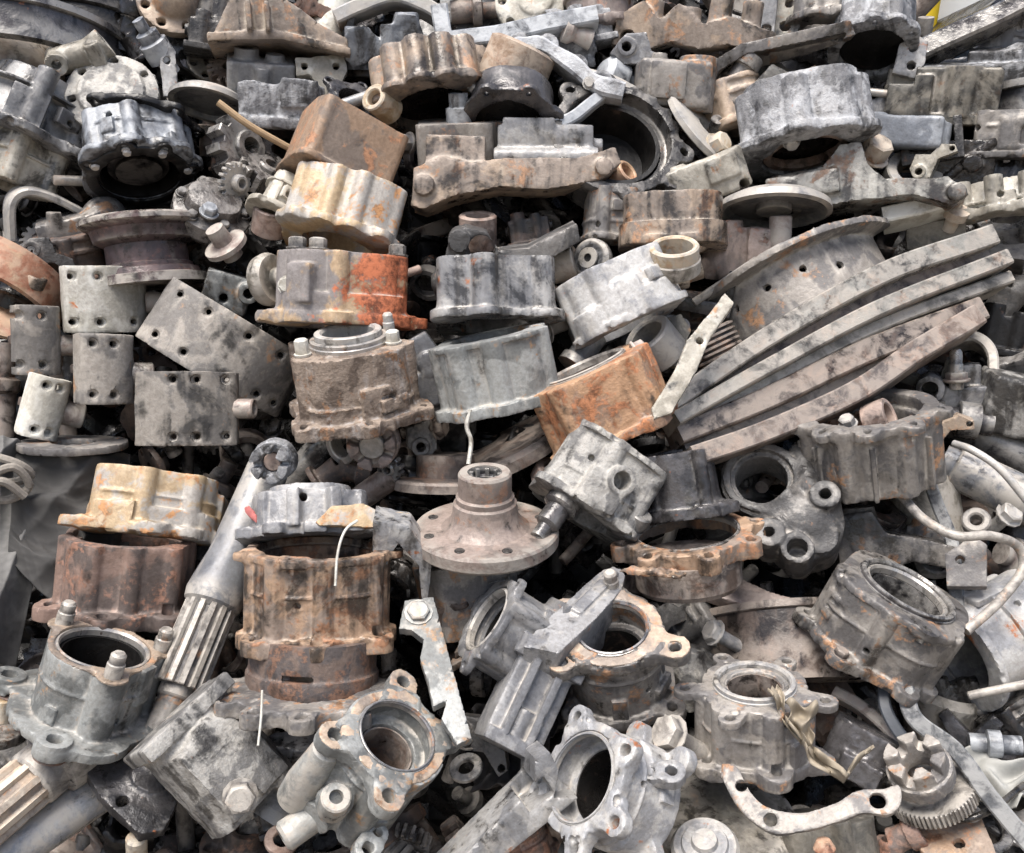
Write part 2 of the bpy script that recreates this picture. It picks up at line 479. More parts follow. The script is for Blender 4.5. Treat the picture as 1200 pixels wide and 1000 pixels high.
def wmat(name, base, alt, rust=(150, 84, 42), dark=(30, 28, 27), pale=(196, 188, 176), a_alt=.5, a_rust=.3, a_dark=.3, a_edge=.75,
         rough=.62, metal=.1, bump=.5, scale=1.0, a_pale=.3, gx=0.0, gain=.9):
    def unify(q, f=.18):
        l = .3 * q[0] + .59 * q[1] + .11 * q[2]; w_ = (l * 1.0, l, l * .99)
        return tuple(q[i] * (1 - f) + w_[i] * f for i in range(3))
    base, alt, pale, rust = [tuple(x * gain for x in q) for q in (unify(base), unify(alt), unify(pale), unify(rust, .1))]; a_dark = min(.62, a_dark + .05)
    m = bpy.data.materials.new(name); m.use_nodes = True
    nt = m.node_tree; N = nt.nodes; L = nt.links; N.clear()
    def nd(t, **kw):
        x = N.new(t)
        for k_, v_ in kw.items(): setattr(x, k_, v_)
        return x
    out = nd('ShaderNodeOutputMaterial'); bs = nd('ShaderNodeBsdfPrincipled'); L.new(bs.outputs[0], out.inputs[0])
    tc = nd('ShaderNodeTexCoord'); oi = nd('ShaderNodeObjectInfo')
    off = nd('ShaderNodeVectorMath', operation='SCALE'); cmb = nd('ShaderNodeCombineXYZ')
    L.new(oi.outputs['Random'], cmb.inputs[0]); L.new(oi.outputs['Random'], cmb.inputs[2])
    mu = nd('ShaderNodeMath', operation='MULTIPLY'); mu.inputs[1].default_value = -1.7
    L.new(oi.outputs['Random'], mu.inputs[0]); L.new(mu.outputs[0], cmb.inputs[1])
    L.new(cmb.outputs[0], off.inputs[0]); off.inputs['Scale'].default_value = 37.0
    add = nd('ShaderNodeVectorMath', operation='ADD'); L.new(tc.outputs['Object'], add.inputs[0]); L.new(off.outputs[0], add.inputs[1])
    def noise(sc, det=5, rg=.6, dist=0.0, vec=None):
        t = nd('ShaderNodeTexNoise'); t.inputs['Scale'].default_value = sc * scale; t.inputs['Detail'].default_value = det
        t.inputs['Roughness'].default_value = rg; t.inputs['Distortion'].default_value = dist
        L.new((vec or add).outputs[0], t.inputs['Vector']); return t
    def ramp(src, lo, hi, sock=0):
        r = nd('ShaderNodeMapRange'); r.interpolation_type = 'SMOOTHSTEP'
        r.inputs['From Min'].default_value = lo; r.inputs['From Max'].default_value = hi
        L.new(src.outputs[sock], r.inputs['Value']); return r
    def mix(a, b, f, typ='MIX'):
        x = nd('ShaderNodeMix', data_type='RGBA', blend_type=typ)
        if isinstance(f, (int, float)): x.inputs[0].default_value = f
        else: L.new(f.outputs[0], x.inputs[0])
        for i, q in ((6, a), (7, b)):
            if isinstance(q, tuple): x.inputs[i].default_value = q
            else: L.new(q.outputs[2] if q.bl_idname == 'ShaderNodeMix' else q.outputs[0], x.inputs[i])
        return x
    def math2(op, a, b, sa=0, sb=0):
        x = nd('ShaderNodeMath', operation=op); x.use_clamp = False
        for i, q, s_ in ((0, a, sa), (1, b, sb)):
            if isinstance(q, (int, float)): x.inputs[i].default_value = q
            else: L.new(q.outputs[s_], x.inputs[i])
        return x
    st = nd('ShaderNodeVectorMath', operation='MULTIPLY'); L.new(add.outputs[0], st.inputs[0]); st.inputs[1].default_value = (1, 1, .16)
    big, mid, fine = noise(8, 2, .6, .8), noise(30, 4, .66, .4), noise(150, 2, .7)
    big2 = noise(13, 3, .62, 1.0); streak = noise(48, 2, .6, .3, st)
    # patches of the second paint / bare tone
    pa = ramp(math2('ADD', math2('MULTIPLY', big, .6), math2('MULTIPLY', mid, .4)), .60 - .26 * a_alt, .665 - .26 * a_alt)
    col = mix(lin(base), lin(alt), pa)
    # every piece has its own tone and its own share of grease
    rb = nd('ShaderNodeMapRange'); L.new(oi.outputs['Random'], rb.inputs[0]); rb.inputs['To Min'].default_value = .74; rb.inputs['To Max'].default_value = 1.22
    r2_ = nd('ShaderNodeMath', operation='FRACT'); rm = nd('ShaderNodeMath', operation='MULTIPLY'); rm.inputs[1].default_value = 7.31
    L.new(oi.outputs['Random'], rm.inputs[0]); L.new(rm.outputs[0], r2_.inputs[0])
    gs = nd('ShaderNodeMapRange'); L.new(r2_.outputs[0], gs.inputs[0]); gs.inputs['To Min'].default_value = -.07; gs.inputs['To Max'].default_value = .085
    tone = nd('ShaderNodeCombineColor'); [L.new(rb.outputs[0], tone.inputs[i]) for i in range(3)]
    col = mix(col, tone, 1.0, 'MULTIPLY')
    # brightness mottling
    mo = ramp(math2('ADD', math2('MULTIPLY', mid, .5), math2('MULTIPLY', fine, .5)), .33, .68)
    lo = nd('ShaderNodeMixRGB') if False else None
    mt = mix((.76, .74, .72, 1), (1.14, 1.14, 1.14, 1), mo)
    col = mix(col, mt, 1.0, 'MULTIPLY')
    # pale dust and scale blotches
    pl = ramp(math2('ADD', math2('MULTIPLY', big2, .45), math2('MULTIPLY', streak, .55)), .64 - .25 * a_pale, .80 - .22 * a_pale)
    pl2 = math2('MULTIPLY', pl, .55); col = mix(col, lin(pale), pl2)
    # rust
    rsum = math2('ADD', math2('MULTIPLY', big2, .55), math2('ADD', math2('MULTIPLY', mid, .3), math2('MULTIPLY', fine, .15)))
    if gx:
        sx = nd('ShaderNodeSeparateXYZ'); L.new(tc.outputs['Object'], sx.inputs[0]); rsum = math2('ADD', rsum, math2('MULTIPLY', sx, gx))
    ru = ramp(rsum, .66 - .34 * a_rust, .72 - .32 * a_rust)
    r2 = tuple(int(x * .62) for x in rust); r3 = tuple(min(255, int(x * 1.1 + 14)) for x in rust)
    rc = mix(lin(r2), lin(r3), ramp(math2('ADD', math2('MULTIPLY', fine, .45), math2('MULTIPLY', mid, .55)), .38, .62))
    col = mix(col, rc, ru)
    # oil and grease
    st2 = noise(11, 4, .62, 1.4)
    dk = ramp(math2('ADD', math2('ADD', gs, math2('MULTIPLY', st2, .5)), math2('ADD', math2('MULTIPLY', streak, .35), math2('MULTIPLY', fine, .15))), .655 - .32 * a_dark, .80 - .32 * a_dark)
    dk2 = math2('MULTIPLY', dk, .88); col = mix(col, lin(dark), dk2)
    # worn convex edges, paled further as painted rim highlights
    geo = nd('ShaderNodeNewGeometry'); ed = ramp(geo, .508, .552, sock='Pointiness')
    em = math2('MULTIPLY', math2('MULTIPLY', ed, ramp(mid, .36, .58)), a_edge); col = mix(col, lin(pale), em)
    L.new(col.outputs[2], bs.inputs['Base Color'])
    rr = nd('ShaderNodeMapRange'); L.new(mid.outputs[0], rr.inputs[0]); rr.inputs['From Min'].default_value = .3; rr.inputs['From Max'].default_value = .7
    rr.inputs['To Min'].default_value = max(.12, rough - .26); rr.inputs['To Max'].default_value = min(1, rough + .06)
    ro = math2('SUBTRACT', rr, math2('MULTIPLY', dk, .28)); L.new(ro.outputs[0], bs.inputs['Roughness'])
    me_ = math2('MULTIPLY', math2('SUBTRACT', 1.0, ru), metal); L.new(me_.outputs[0], bs.inputs['Metallic'])
    bs.inputs['Specular IOR Level'].default_value = .42
    hgt = noise(75, 3, .72)
    bp = nd('ShaderNodeBump'); bp.inputs['Strength'].default_value = bump * .62; bp.inputs['Distance'].default_value = .004
    L.new(hgt.outputs[0], bp.inputs['Height']); L.new(bp.outputs[0], bs.inputs['Normal'])
    return m

K = dict
MATS = dict(
    grey=K(base=(152, 152, 153), alt=(114, 115, 119), a_rust=.14, a_dark=.38, a_pale=.45, metal=.15, rough=.55),
    pgrey=K(base=(182, 181, 179), alt=(142, 143, 146), a_rust=.2, a_dark=.38, a_pale=.5, metal=.12, rough=.55),
    dgrey=K(base=(92, 90, 92), alt=(60, 60, 64), a_rust=.16, a_dark=.5, a_pale=.3, metal=.35, rough=.45, pale=(170, 166, 160)),
    blue=K(base=(150, 156, 164), alt=(106, 112, 122), a_rust=.06, a_dark=.40, a_pale=.45, metal=.1, rough=.62, pale=(200, 204, 208)),
    crust=K(base=(166, 168, 172), alt=(116, 117, 121), a_rust=.06, a_dark=.40, a_pale=.6, rough=.8, bump=1.0, scale=1.6, pale=(200, 203, 208)),
    tan=K(base=(182, 160, 138), alt=(146, 132, 120), a_rust=.38, a_dark=.38, a_pale=.45, rust=(156, 116, 84), pale=(208, 194, 174)),
    gtan=K(base=(156, 150, 143), alt=(112, 109, 108), a_rust=.34, a_dark=.42, a_pale=.5, rust=(142, 104, 74), metal=.15, pale=(204, 196, 184)),
    yel=K(base=(194, 166, 126), alt=(174, 168, 160), a_rust=.42, a_dark=.3, a_pale=.5, rust=(164, 114, 68), pale=(214, 200, 176)),
    rust=K(base=(158, 128, 114), alt=(112, 98, 92), a_rust=.46, a_dark=.4, a_pale=.4, rust=(134, 94, 76), rough=.72, pale=(190, 166, 152)),
    orange=K(base=(182, 148, 118), alt=(144, 126, 112), a_rust=.44, a_dark=.46, a_pale=.45, rust=(152, 104, 72), rough=.72, pale=(206, 186, 164)),
    red=K(base=(176, 116, 86), alt=(186, 146, 108), a_rust=.55, a_dark=.36, a_pale=.35, rust=(166, 92, 60), rough=.7, pale=(204, 170, 140)),
    halfred=K(base=(178, 150, 116), alt=(128, 122, 120), a_rust=.48, a_dark=.36, a_pale=.4, rust=(176, 92, 54), rough=.7, gx=1.3),
    brown=K(base=(118, 100, 90), alt=(88, 80, 78), a_rust=.42, a_dark=.5, a_pale=.3, rust=(112, 80, 62), rough=.68, pale=(164, 150, 138)),
    cream=K(base=(192, 186, 172), alt=(158, 152, 138), a_rust=.22, a_dark=.3, a_pale=.5, rust=(158, 112, 74), pale=(226, 224, 214), rough=.58, metal=.05),
    olive=K(base=(136, 130, 118), alt=(100, 97, 90), a_rust=.22, a_dark=.46, a_pale=.4, rust=(130, 100, 74)),
    green=K(base=(172, 175, 173), alt=(124, 127, 126), a_rust=.30, a_dark=.38, a_pale=.5, rust=(138, 106, 74)),
    steel=K(base=(176, 174, 172), alt=(140, 140, 144), a_rust=.34, a_dark=.36, a_pale=.35, metal=.5, rough=.46, bump=.2, rust=(140, 98, 68)),
    pipe=K(base=(152, 156, 162), alt=(124, 128, 136), a_rust=.1, a_dark=.36, a_pale=.35, metal=.15, rough=.55, bump=.2),
    maroon=K(base=(112, 92, 92), alt=(90, 76, 78), a_rust=.34, a_dark=.42, a_pale=.35, rust=(112, 78, 70), rough=.55),
    pink=K(base=(168, 150, 142), alt=(138, 124, 118), a_rust=.34, a_dark=.36, a_pale=.45, rust=(152, 108, 88)),
    hub=K(gain=.8, base=(166, 148, 138), alt=(136, 122, 114), a_rust=.36, a_dark=.34, a_pale=.4, rust=(142, 104, 82)),
    pitted=K(gain=.92, base=(180, 138, 102), alt=(146, 116, 94), a_rust=.56, a_dark=.42, a_pale=.35, rust=(160, 100, 62), bump=.9, rough=.7),
    black=K(base=(36, 35, 36), alt=(26, 25, 26), a_rust=.15, a_dark=.5, a_pale=.05, metal=.2, rough=.5, pale=(100, 96, 92), rust=(70, 50, 40)),
    deep=K(base=(24, 22, 21), alt=(16, 15, 15), a_rust=.25, a_dark=.5, a_pale=.0, metal=.1, rough=.55, pale=(60, 56, 52), rust=(52, 36, 28), a_edge=.1),  # near black: shade of mouths and gaps put into the colour, over oil
    grease=K(base=(84, 79, 76), alt=(52, 49, 48), a_rust=.14, a_dark=.55, a_pale=.35, rough=.42, bump=1.0, scale=1.4, pale=(164, 158, 152)),
    mudtan=K(base=(160, 142, 126), alt=(112, 96, 84), a_rust=.36, a_dark=.46, a_pale=.55, rough=.85, bump=1.1, scale=1.4, rust=(132, 96, 68), pale=(200, 192, 186)),
    ash=K(base=(164, 162, 157), alt=(110, 109, 108), a_rust=.12, a_dark=.5, a_pale=.55, rough=.75, bump=.9, scale=1.3, pale=(208, 202, 190)),
    sooty=K(base=(122, 119, 116), alt=(76, 75, 75), a_rust=.18, a_dark=.5, a_pale=.4, rough=.62, bump=.8, rust=(128, 92, 68), pale=(180, 172, 162)),
    rubber=K(base=(94, 97, 101), alt=(76, 78, 82), a_rust=.0, a_dark=.36, a_pale=.4, rough=.55, bump=.3, metal=0, pale=(160, 160, 158)),
    lining=K(gain=.9, base=(160, 153, 144), alt=(118, 114, 110), a_rust=.26, a_dark=.38, a_pale=.5, rough=.75, metal=0, rust=(146, 112, 84)),
    liningw=K(gain=.95, base=(204, 201, 192), alt=(176, 172, 160), a_rust=.16, a_dark=.2, a_pale=.5, rough=.75, metal=0, pale=(222, 221, 214)),
    spring=K(gain=.82, base=(170, 169, 162), alt=(128, 124, 118), a_rust=.42, a_dark=.42, a_pale=.45, rough=.58, rust=(124, 92, 70)),
)
MT = {}
def mat(n):
    if n not in MT: MT[n] = wmat('metal_' + n, **MATS[n])
    return MT[n]

def plain(name, c, rough=.6, metal=0.0, noise=.25, sc=60, bump=.2):
    if name in MT: return MT[name]
    m = bpy.data.materials.new(name); m.use_nodes = True; nt = m.node_tree; bs = nt.nodes['Principled BSDF']
    tc = nt.nodes.new('ShaderNodeTexCoord'); n1 = nt.nodes.new('ShaderNodeTexNoise'); n1.inputs['Scale'].default_value = sc; n1.inputs['Detail'].default_value = 6
    nt.links.new(tc.outputs['Object'], n1.inputs['Vector'])
    r = nt.nodes.new('ShaderNodeMix'); r.data_type = 'RGBA'; c = lin(c)
    r.inputs[6].default_value = tuple(x * (1 - noise * 1.6) for x in c[:3]) + (1,); r.inputs[7].default_value = tuple(min(1, x * (1 + noise * 1.6)) for x in c[:3]) + (1,)
    nt.links.new(n1.outputs[0], r.inputs[0]); nt.links.new(r.outputs[2], bs.inputs['Base Color'])
    bs.inputs['Roughness'].default_value = rough; bs.inputs['Metallic'].default_value = metal
    b = nt.nodes.new('ShaderNodeBump'); b.inputs['Strength'].default_value = bump; b.inputs['Distance'].default_value = .003
    nt.links.new(n1.outputs[0], b.inputs['Height']); nt.links.new(b.outputs[0], bs.inputs['Normal'])
    MT[name] = m
    return m
# ------------------------------------------------------------------ short hands
def H(name, label, cat, mt, px, py, dz, phi, eps, spin, w, h, s=1.0, **kw):
    return M(name, label, cat, housing(w, h, **kw), mat(mt), px, py, dz, phi, eps, spin, s)
def B(root, x, y, z, d=(0, 0, 1), r=8, h=9, mt='grey', spin=0, name='bolt'):
    return part(root, name, bolt_mesh(r, h), mat(mt), (x, y, z), d, spin)
def S(root, x, y, z, r=8, h=26, mt='pgrey', d=(0, 0, 1), name='stud'):
    return part(root, name, stud_mesh(r, h), mat(mt), (x, y, z), d)
def RG(root, ro, ri, h, z, mt='steel', name='bearing_ring', d=(0, 0, 1), x=0, y=0):
    return part(root, name, ring_mesh(ro, ri, h), mat(mt), (x, y, z), d)
def L(name, label, cat, mt, prof, px, py, dz=0, phi=90, eps=0, spin=0, s=1.0, seg=44, wob=0.0, **kw):
    return M(name, label, cat, lathe(prof, seg, wob, seed=len(label), **kw), mat(mt), px, py, dz, phi, eps, spin, s)
def adopt(root, o, name):
    """make an object that was placed on its own a part of a thing"""
    bpy.context.view_layer.update()
    w_ = o.matrix_world.copy(); o.parent = root; o.matrix_parent_inverse = root.matrix_world.inverted(); o.matrix_world = w_
    for k_ in ('label', 'category', 'kind', 'group'):
        if k_ in o: del o[k_]
    o.name = name
    return o
def oily_shade(root, r, z0, z1, mt='deep', name='bore_oil_shade'):  # added dark sleeve and floor: bore shade put into the colour, oil included
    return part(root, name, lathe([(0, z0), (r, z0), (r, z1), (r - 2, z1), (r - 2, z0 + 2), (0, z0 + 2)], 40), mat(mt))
def flat(pts, t, holes=(), k=2, v=1.8, rough=.5, seed=1, extra=None, adapt=.12, pad=4):
    """plate in XY (seen face-on when eps = 90), z -t/2..t/2; holes = (x, y, r)"""
    xs, ys = [p[0] for p in pts], [p[1] for p in pts]
    c = Cast((min(xs) - pad, min(ys) - pad, -t / 2 - pad), (max(xs) + pad, max(ys) + pad, t / 2 + pad), v)
    c.poly(pts, -t / 2, t / 2, k=.5, plane='xy')
    if extra: extra(c)
    for x, y, r in holes: c.cyl(x, y, r, -t / 2 - 9, t / 2 + 9, k=.6, cut=True)
    return c.mesh(adapt, rough=rough, seed=seed)
def disc(r, t, holes=0, hr=5, pcr=.8, hub=0, hubh=0, bore=0, ears=(), v=2.0, rough=.4, seed=1, dome=0):
    c = Cast((-r - 24, -r - 24, -t / 2 - 4), (r + 24, r + 24, t / 2 + max(hubh, dome) + 6), v)
    c.cyl(0, 0, r, -t / 2, t / 2, k=1)
    for a, rr, er in ears: c.seg(*pol(rr * .6, a), *pol(rr, a), er, -t / 2, t / 2, k=9)
    if dome: c.ball((0, 0, t / 2), r * .62, k=4, sq=(1, 1, dome / (r * .62)))
    if hub: c.cyl(0, 0, hub, -t / 2, t / 2 + hubh, k=5)
    if bore: c.cyl(0, 0, bore, -t - 9, t + hubh + 9, k=.6, cut=True)
    for i in range(holes):
        x, y = pol(r * pcr, 360 * i / holes + 17); c.cyl(x, y, hr, -t - 9, t / 2 + 9, k=.5, cut=True)
    for a, rr, er in ears: c.cyl(*pol(rr, a), er * .45, -t - 9, t + 9, k=.5, cut=True)
    return c.mesh(.12, rough=rough, seed=seed)
def drum(ro, h, t=9, lip=8, floor=0):
    """open brake drum / band, axis Z"""
    p = [(ro - t, h / 2), (ro + lip, h / 2), (ro + lip, h / 2 - 8), (ro, h / 2 - 10), (ro, -h / 2), (ro - t, -h / 2)]
    if floor: p = p[:-1] + [(ro * .35, -h / 2), (ro * .35, -h / 2 + floor), (ro - t, -h / 2 + floor)]
    return p

# ================================================================== TOP LEFT
L('brake_drum', 'dark grey brake drum with smooth rim, in the top left corner', 'brake drum', 'dgrey', drum(128, 46, 12, 5), 22, 80, 60, 82, -25)
L('brake_drum', 'black brake drum edge behind the dark grey drum at the top', 'brake drum', 'black', drum(104, 50, 12, 5), 112, 74, 150, 76, -25)
L('axle_dome', 'rusty tan dome shaped axle cover at the left edge', 'axle cover', 'tan',
  [(0, 46), (22, 43), (42, 32), (56, 12), (60, -10), (66, -12), (66, -22), (0, -22)], 2, 84, 0, 62, 40, s=1.2, wob=.01)
H('bell_housing', 'grey bulging bell housing with diagonal flange, at the left edge below the tan dome', 'bell housing', 'grey', 38, 132, -5, 62, -12, 20, 68, 78,
  n=2.3, top=.72, bore=.6, fb=dict(e=12, t=9, ears=[(200, 84, 12), (290, 84, 12), (340, 84, 12)], hole=5), boss=[250, 300], bossr=12, rough=.7)
H('gearbox_housing', 'cream coloured block casting below the grey bell housing at the left edge', 'housing', 'cream', 22, 186, 0, 66, -10, 25, 44, 70,
  n=4, top=.9, bore=.6, boss=[240, 300], bossr=10, rough=.6, seed=4)
M('arched_bracket', 'grey arched bracket at the left edge above the orange drum', 'bracket',
  sweep(spline_pts([(-32, 0, -32), (-28, 0, 8), (-12, 0, 22), (14, 0, 16), (46, 0, -2)]), rectp(9, 40, 2), up=(0, 1, 0)), mat('pgrey'), 44, 246, 0, 90, 8, 8)
def _yoke(c):
    c.rodv((-34, 0, -6), (6, 0, 4), 18, k=3); c.rodv((-30, -30, -4), (-30, 30, -4), 14, k=4); c.rodv((4, 0, 0), (34, 0, 20), 17, 20, k=4)
    c.box((20, -6, 6), (9, 20, 16), k=4, rot=('y', -20)); c.rodv((-42, -6, -6), (-20, -6, 0), 9, k=1, cut=True); c.rodv((22, 0, 12), (42, 0, 26), 11, k=1, cut=True)
    c.cyl(-30, -4, 6, -40, 40, k=.5, cut=True, axis='y')
c = Cast((-52, -36, -34), (48, 36, 42), 1.8); _yoke(c)
M('universal_joint_yoke', 'small cream yoke casting beside the dark grey drum', 'yoke', c.mesh(rough=.7), mat('cream'), 94, 68, -40, 90, 10, 0, .88)
M('cover_plate', 'round pale cover plate with bolt holes, below the cream yoke', 'cover plate', disc(48, 10, 7, 4.5, .84, 34, 5, seed=5), mat('ash'), 132, 112, -25, 105, 52, 0, 1.1)
L('oil_filler', 'blue grey stepped filler cap on a bracket near the top left', 'cap', 'blue',
  [(0, -34), (10, -34), (10, -18), (17, -16), (17, 6), (13, 8), (13, 18), (7, 20), (7, 34), (0, 34)], 182, 55, -30, 118, 15, seg=20)
M('flat_bracket', 'thin pale grey strap bracket hanging under the blue grey cap', 'bracket', flat([(-9, -32), (9, -32), (10, 20), (4, 32), (-8, 24)], 6, [(0, 10, 4)]), mat('pgrey'), 197, 82, -20, 90, 70, 0)
M('hub_flange', 'tan hub with domed centre and bolt holes at the top edge', 'hub', disc(44, 12, 8, 5, .8, dome=26, seed=7), mat('tan'), 206, 2, 10, 85, 56)
def _cross(c): c.box((-30, 0, 24), (26, 40, 26), k=8, rot=('y', -24)); c.cyl(-8, 26, 12, -40, 40, k=6, axis='y')
c = Cast((-84, -50, -40), (86, 50, 56), 2.1)
c.poly([(-76, -16), (-48, 34), (-12, 44), (12, 30), (50, 2), (78, -14), (78, -28), (20, -12), (-76, -10)], -34, 34, k=2)
c.poly([(-78, -8), (0, -6), (80, -26), (80, -34), (0, -16), (-78, -18)], -44, 44, k=3)
c.box((-30, -34, 8), (3, 20, 16), k=3); c.box((-10, -36, 6), (3, 20, 16), k=3)
c.cyl(30, -46, 11, -40, 40, k=4, axis='y') if False else None
M('crossmember_bracket', 'rusty tan tapered crossmember bracket along the top edge', 'bracket', c.mesh(rough=.7, seed=9), mat('tan'), 326, 40, 0, 90, -14, 0)
M('drilled_disc', 'dark olive drilled disc in the gap under the domed hub', 'disc', disc(26, 8, 6, 4, .72, bore=7), mat('olive'), 246, 74, 70, 80, 55)
M('drilled_disc', 'small grey drilled link plate beside the dark olive disc', 'link plate', disc(17, 8, 0, bore=5, ears=[(90, 26, 12)]), mat('dgrey'), 216, 66, 60, 90, 65)
L('pressure_plate', 'pale rimmed round plate with dark underside right of the drilled discs', 'plate', 'grey', [(0, 3), (38, 3), (46, -3), (46, -9), (40, -9), (36, -4), (0, -4)], 246, 116, 0, 76, -24)
c = Cast((-44, -34, -28), (44, 34, 30)); c.box((0, 4, -6), (38, 28, 20), k=3); c.cyl(-16, 0, 14, -20, 26, k=4); c.cyl(16, -6, 11, -20, 22, k=4); c.cyl(2, -24, 9, -20, 10, k=4)
c.cyl(-16, 0, 8, 10, 30, cut=True, k=.6)
M('valve_block', 'pale grey casting with upright cylinders below the crossmember bracket', 'casting', c.mesh(rough=.6), mat('pgrey'), 306, 84, 20, 86, 12, 0)
c = Cast((-56, -36, -30), (56, 36, 30)); c.box((0, 0, 0), (48, 30, 23), k=3); c.box((20, -20, 14), (20, 14, 16), k=5); c.cyl(-34, -22, 10, -24, 24, k=4); c.box((0, -26, -20), (50, 10, 6), k=4)
M('valve_block', 'grainy ash grey block under the casting with upright cylinders', 'casting', c.mesh(rough=1.4, wl=14, seed=3), mat('crust'), 330, 126, 0, 86, -4, 0)
M('drilled_bracket', 'pale green drilled bracket between the blue grey casting and the tan block', 'bracket', flat([(-30, 22), (26, 26), (30, 8), (12, -26), (-2, -22), (-14, 2), (-30, 0)], 14, [(-20, 12, 4), (16, 12, 4)]), mat('cream'), 378, 92, 20, 90, 70, 0)

r = H('gearbox_housing', 'light grey housing with its dark flanged mouth facing down, left of the gears', 'housing', 'blue', 160, 182, -25, 93, -36, 10, 56, 58,
      n=3, bores=[(.82, -50, 10), (.5, 0, 50)], boss=[215, 260, 310, 335], bossr=11,
      fb=dict(e=5, t=7, ears=[(200, 60, 10), (250, 60, 10), (290, 60, 10), (340, 60, 10), (20, 60, 10), (100, 60, 10)]), rough=.6, seed=6)
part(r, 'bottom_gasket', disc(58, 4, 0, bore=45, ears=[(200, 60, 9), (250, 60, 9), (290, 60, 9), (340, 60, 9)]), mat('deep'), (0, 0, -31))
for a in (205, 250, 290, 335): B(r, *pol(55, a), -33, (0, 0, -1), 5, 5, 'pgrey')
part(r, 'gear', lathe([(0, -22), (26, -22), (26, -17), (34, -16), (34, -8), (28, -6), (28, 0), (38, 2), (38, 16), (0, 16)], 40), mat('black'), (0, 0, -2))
part(r, 'shaded_inner_wall', lathe([(43, -28), (45.5, -28), (45.5, 8), (43, 8)], 40), mat('deep'))  # added wall: shade of the open mouth put into its colour
M('gasket_plate', 'black oily flange plate on top of the light grey housing', 'flange plate', disc(56, 7, 0, ears=[(200, 58, 10), (300, 58, 10), (350, 58, 10)], bore=30), mat('black'), 170, 142, -30, 74, -26, 0)
L('pivot_pin', 'short steel pin left of the dark flanged mouth', 'pin', 'steel', rod(6, -22, 22), 86, 212, 0, 178, 10, seg=14)
def gear_thing(label, mt, px, py, dz, phi, eps, r=26, n=14, t=16, hub=12, hubh=14, name='gear', cat='gear', s=1.0):
    g = M(name, label, cat, tooth_prism(r * .8, r, n, -t / 2, t / 2, hub * .55), mat(mt), px, py, dz, phi, eps, 0, s)
    part(g, 'hub', lathe([(hub * .55, -t / 2 - 3), (hub, -t / 2 - 3), (hub, t / 2 + hubh - 2), (hub - 2, t / 2 + hubh), (hub * .55, t / 2 + hubh)], 24), mat(mt), (0, 0, 0))
    return g
gear_thing('oily grey gear right of the light grey housing', 'dgrey', 284, 176, -10, 20, 50, 42, 11, 26, 20, 6)
gear_thing('small grey gear with protruding hub below the oily gear', 'grey', 276, 214, -35, -10, 50, 24, 18, 8, 10, 8)
gear_thing('dark gear tucked under the beige stick', 'grease', 312, 205, 0, 60, 30, 34, 12, 22, 14, 6)
M('stick', 'bare beige stick poking out over the gears', 'stick', tube([(-42, 0, 30), (-8, -4, 4), (40, 0, -24)], 4.2), plain('wood', (150, 128, 100), .9, noise=.3), 302, 152, -45, 90, 0)
r = L('differential_gear', 'dark differential gear carrier with bolt head, right of the maroon spool', 'gear carrier', 'grease',
      [(0, -26), (34, -26), (44, -14), (44, 4), (34, 10), (30, 22), (16, 26), (0, 26)], 248, 246, -20, 70, 40, wob=.04)
for a in range(0, 360, 60): B(r, *pol(36, a), 8, r=6, h=7, mt='dgrey')
B(r, -2, -30, 20, r=9, h=10, mt='blue')
r = L('flanged_bolt', 'copper coloured plug with flange ring between the spool and round cap', 'plug', 'pink', [(0, -22), (12, -22), (12, -8), (26, -8), (26, -2), (12, 0), (11, 20), (0, 22)], 262, 284, -40, 122, 24, seg=28)
L('spool', 'maroon stepped pulley spool above the white brake shoe pad', 'spool', 'maroon',
  [(0, 38), (66, 38), (72, 35), (72, 30), (60, 24), (57, 12), (50, 8), (46, 6), (46, -14), (50, -16), (50, -20), (56, -22), (58, -28), (66, -30), (66, -40), (0, -40)], 172, 295, -10, 94, -7, seg=56)
c = Cast((-56, -34, -30), (60, 34, 32)); c.box((-8, 0, -4), (40, 26, 18), k=6, rot=('y', -14)); c.ball((24, 0, 10), 26, k=8); c.cyl(-30, -20, 8, -24, 20, k=4); c.cyl(40, -16, 7, -30, 10, k=3)
M('broken_casting', 'pale tan casting lump left of the maroon spool', 'casting', c.mesh(rough=1.1, seed=2), mat('gtan'), 98, 266, 20, 90, 10, 0)
L('brake_drum', 'orange red rusted drum band at the left edge', 'brake drum', 'red', drum(84, 46, 8, 0), -10, 336, -10, 60, -24)
M('lobed_flange', 'tan rusty flange lying on the orange red drum at the left edge', 'flange', disc(56, 14, 0, ears=[(300, 62, 12), (0, 62, 12), (250, 62, 12)], bore=30, seed=8, rough=1), mat('tan'), 10, 306, -30, 66, 12, 0)
L('locking_cover', 'round olive cap with a knob beside the orange red housing', 'cap', 'olive', [(0, -10), (30, -10), (32, 0), (28, 8), (13, 9), (12, 20), (0, 22)], 318, 328, -30, 12, 42, seg=36)
c = Cast((-38, -28, -30), (40, 28, 32)); c.box((-6, 0, 0), (26, 20, 22), k=3, rot=('y', 16)); c.cyl(18, 0, 12, -26, 22, k=4, axis='y'); c.cyl(18, 0, 6, -30, 30, k=.5, cut=True, axis='y'); c.cyl(-10, -6, 5, -40, 40, cut=True, axis='y', k=.5)
M('hinge_block', 'olive grey hinge block above the long brake shoe', 'bracket', c.mesh(), mat('green'), 272, 342, 0, 90, 5, 0)
L('tie_bolt', 'short copper bolt end right of the olive grey hinge block', 'bolt', 'pink', rod(7, -16, 16), 316, 372, -10, 175, 20, seg=14)

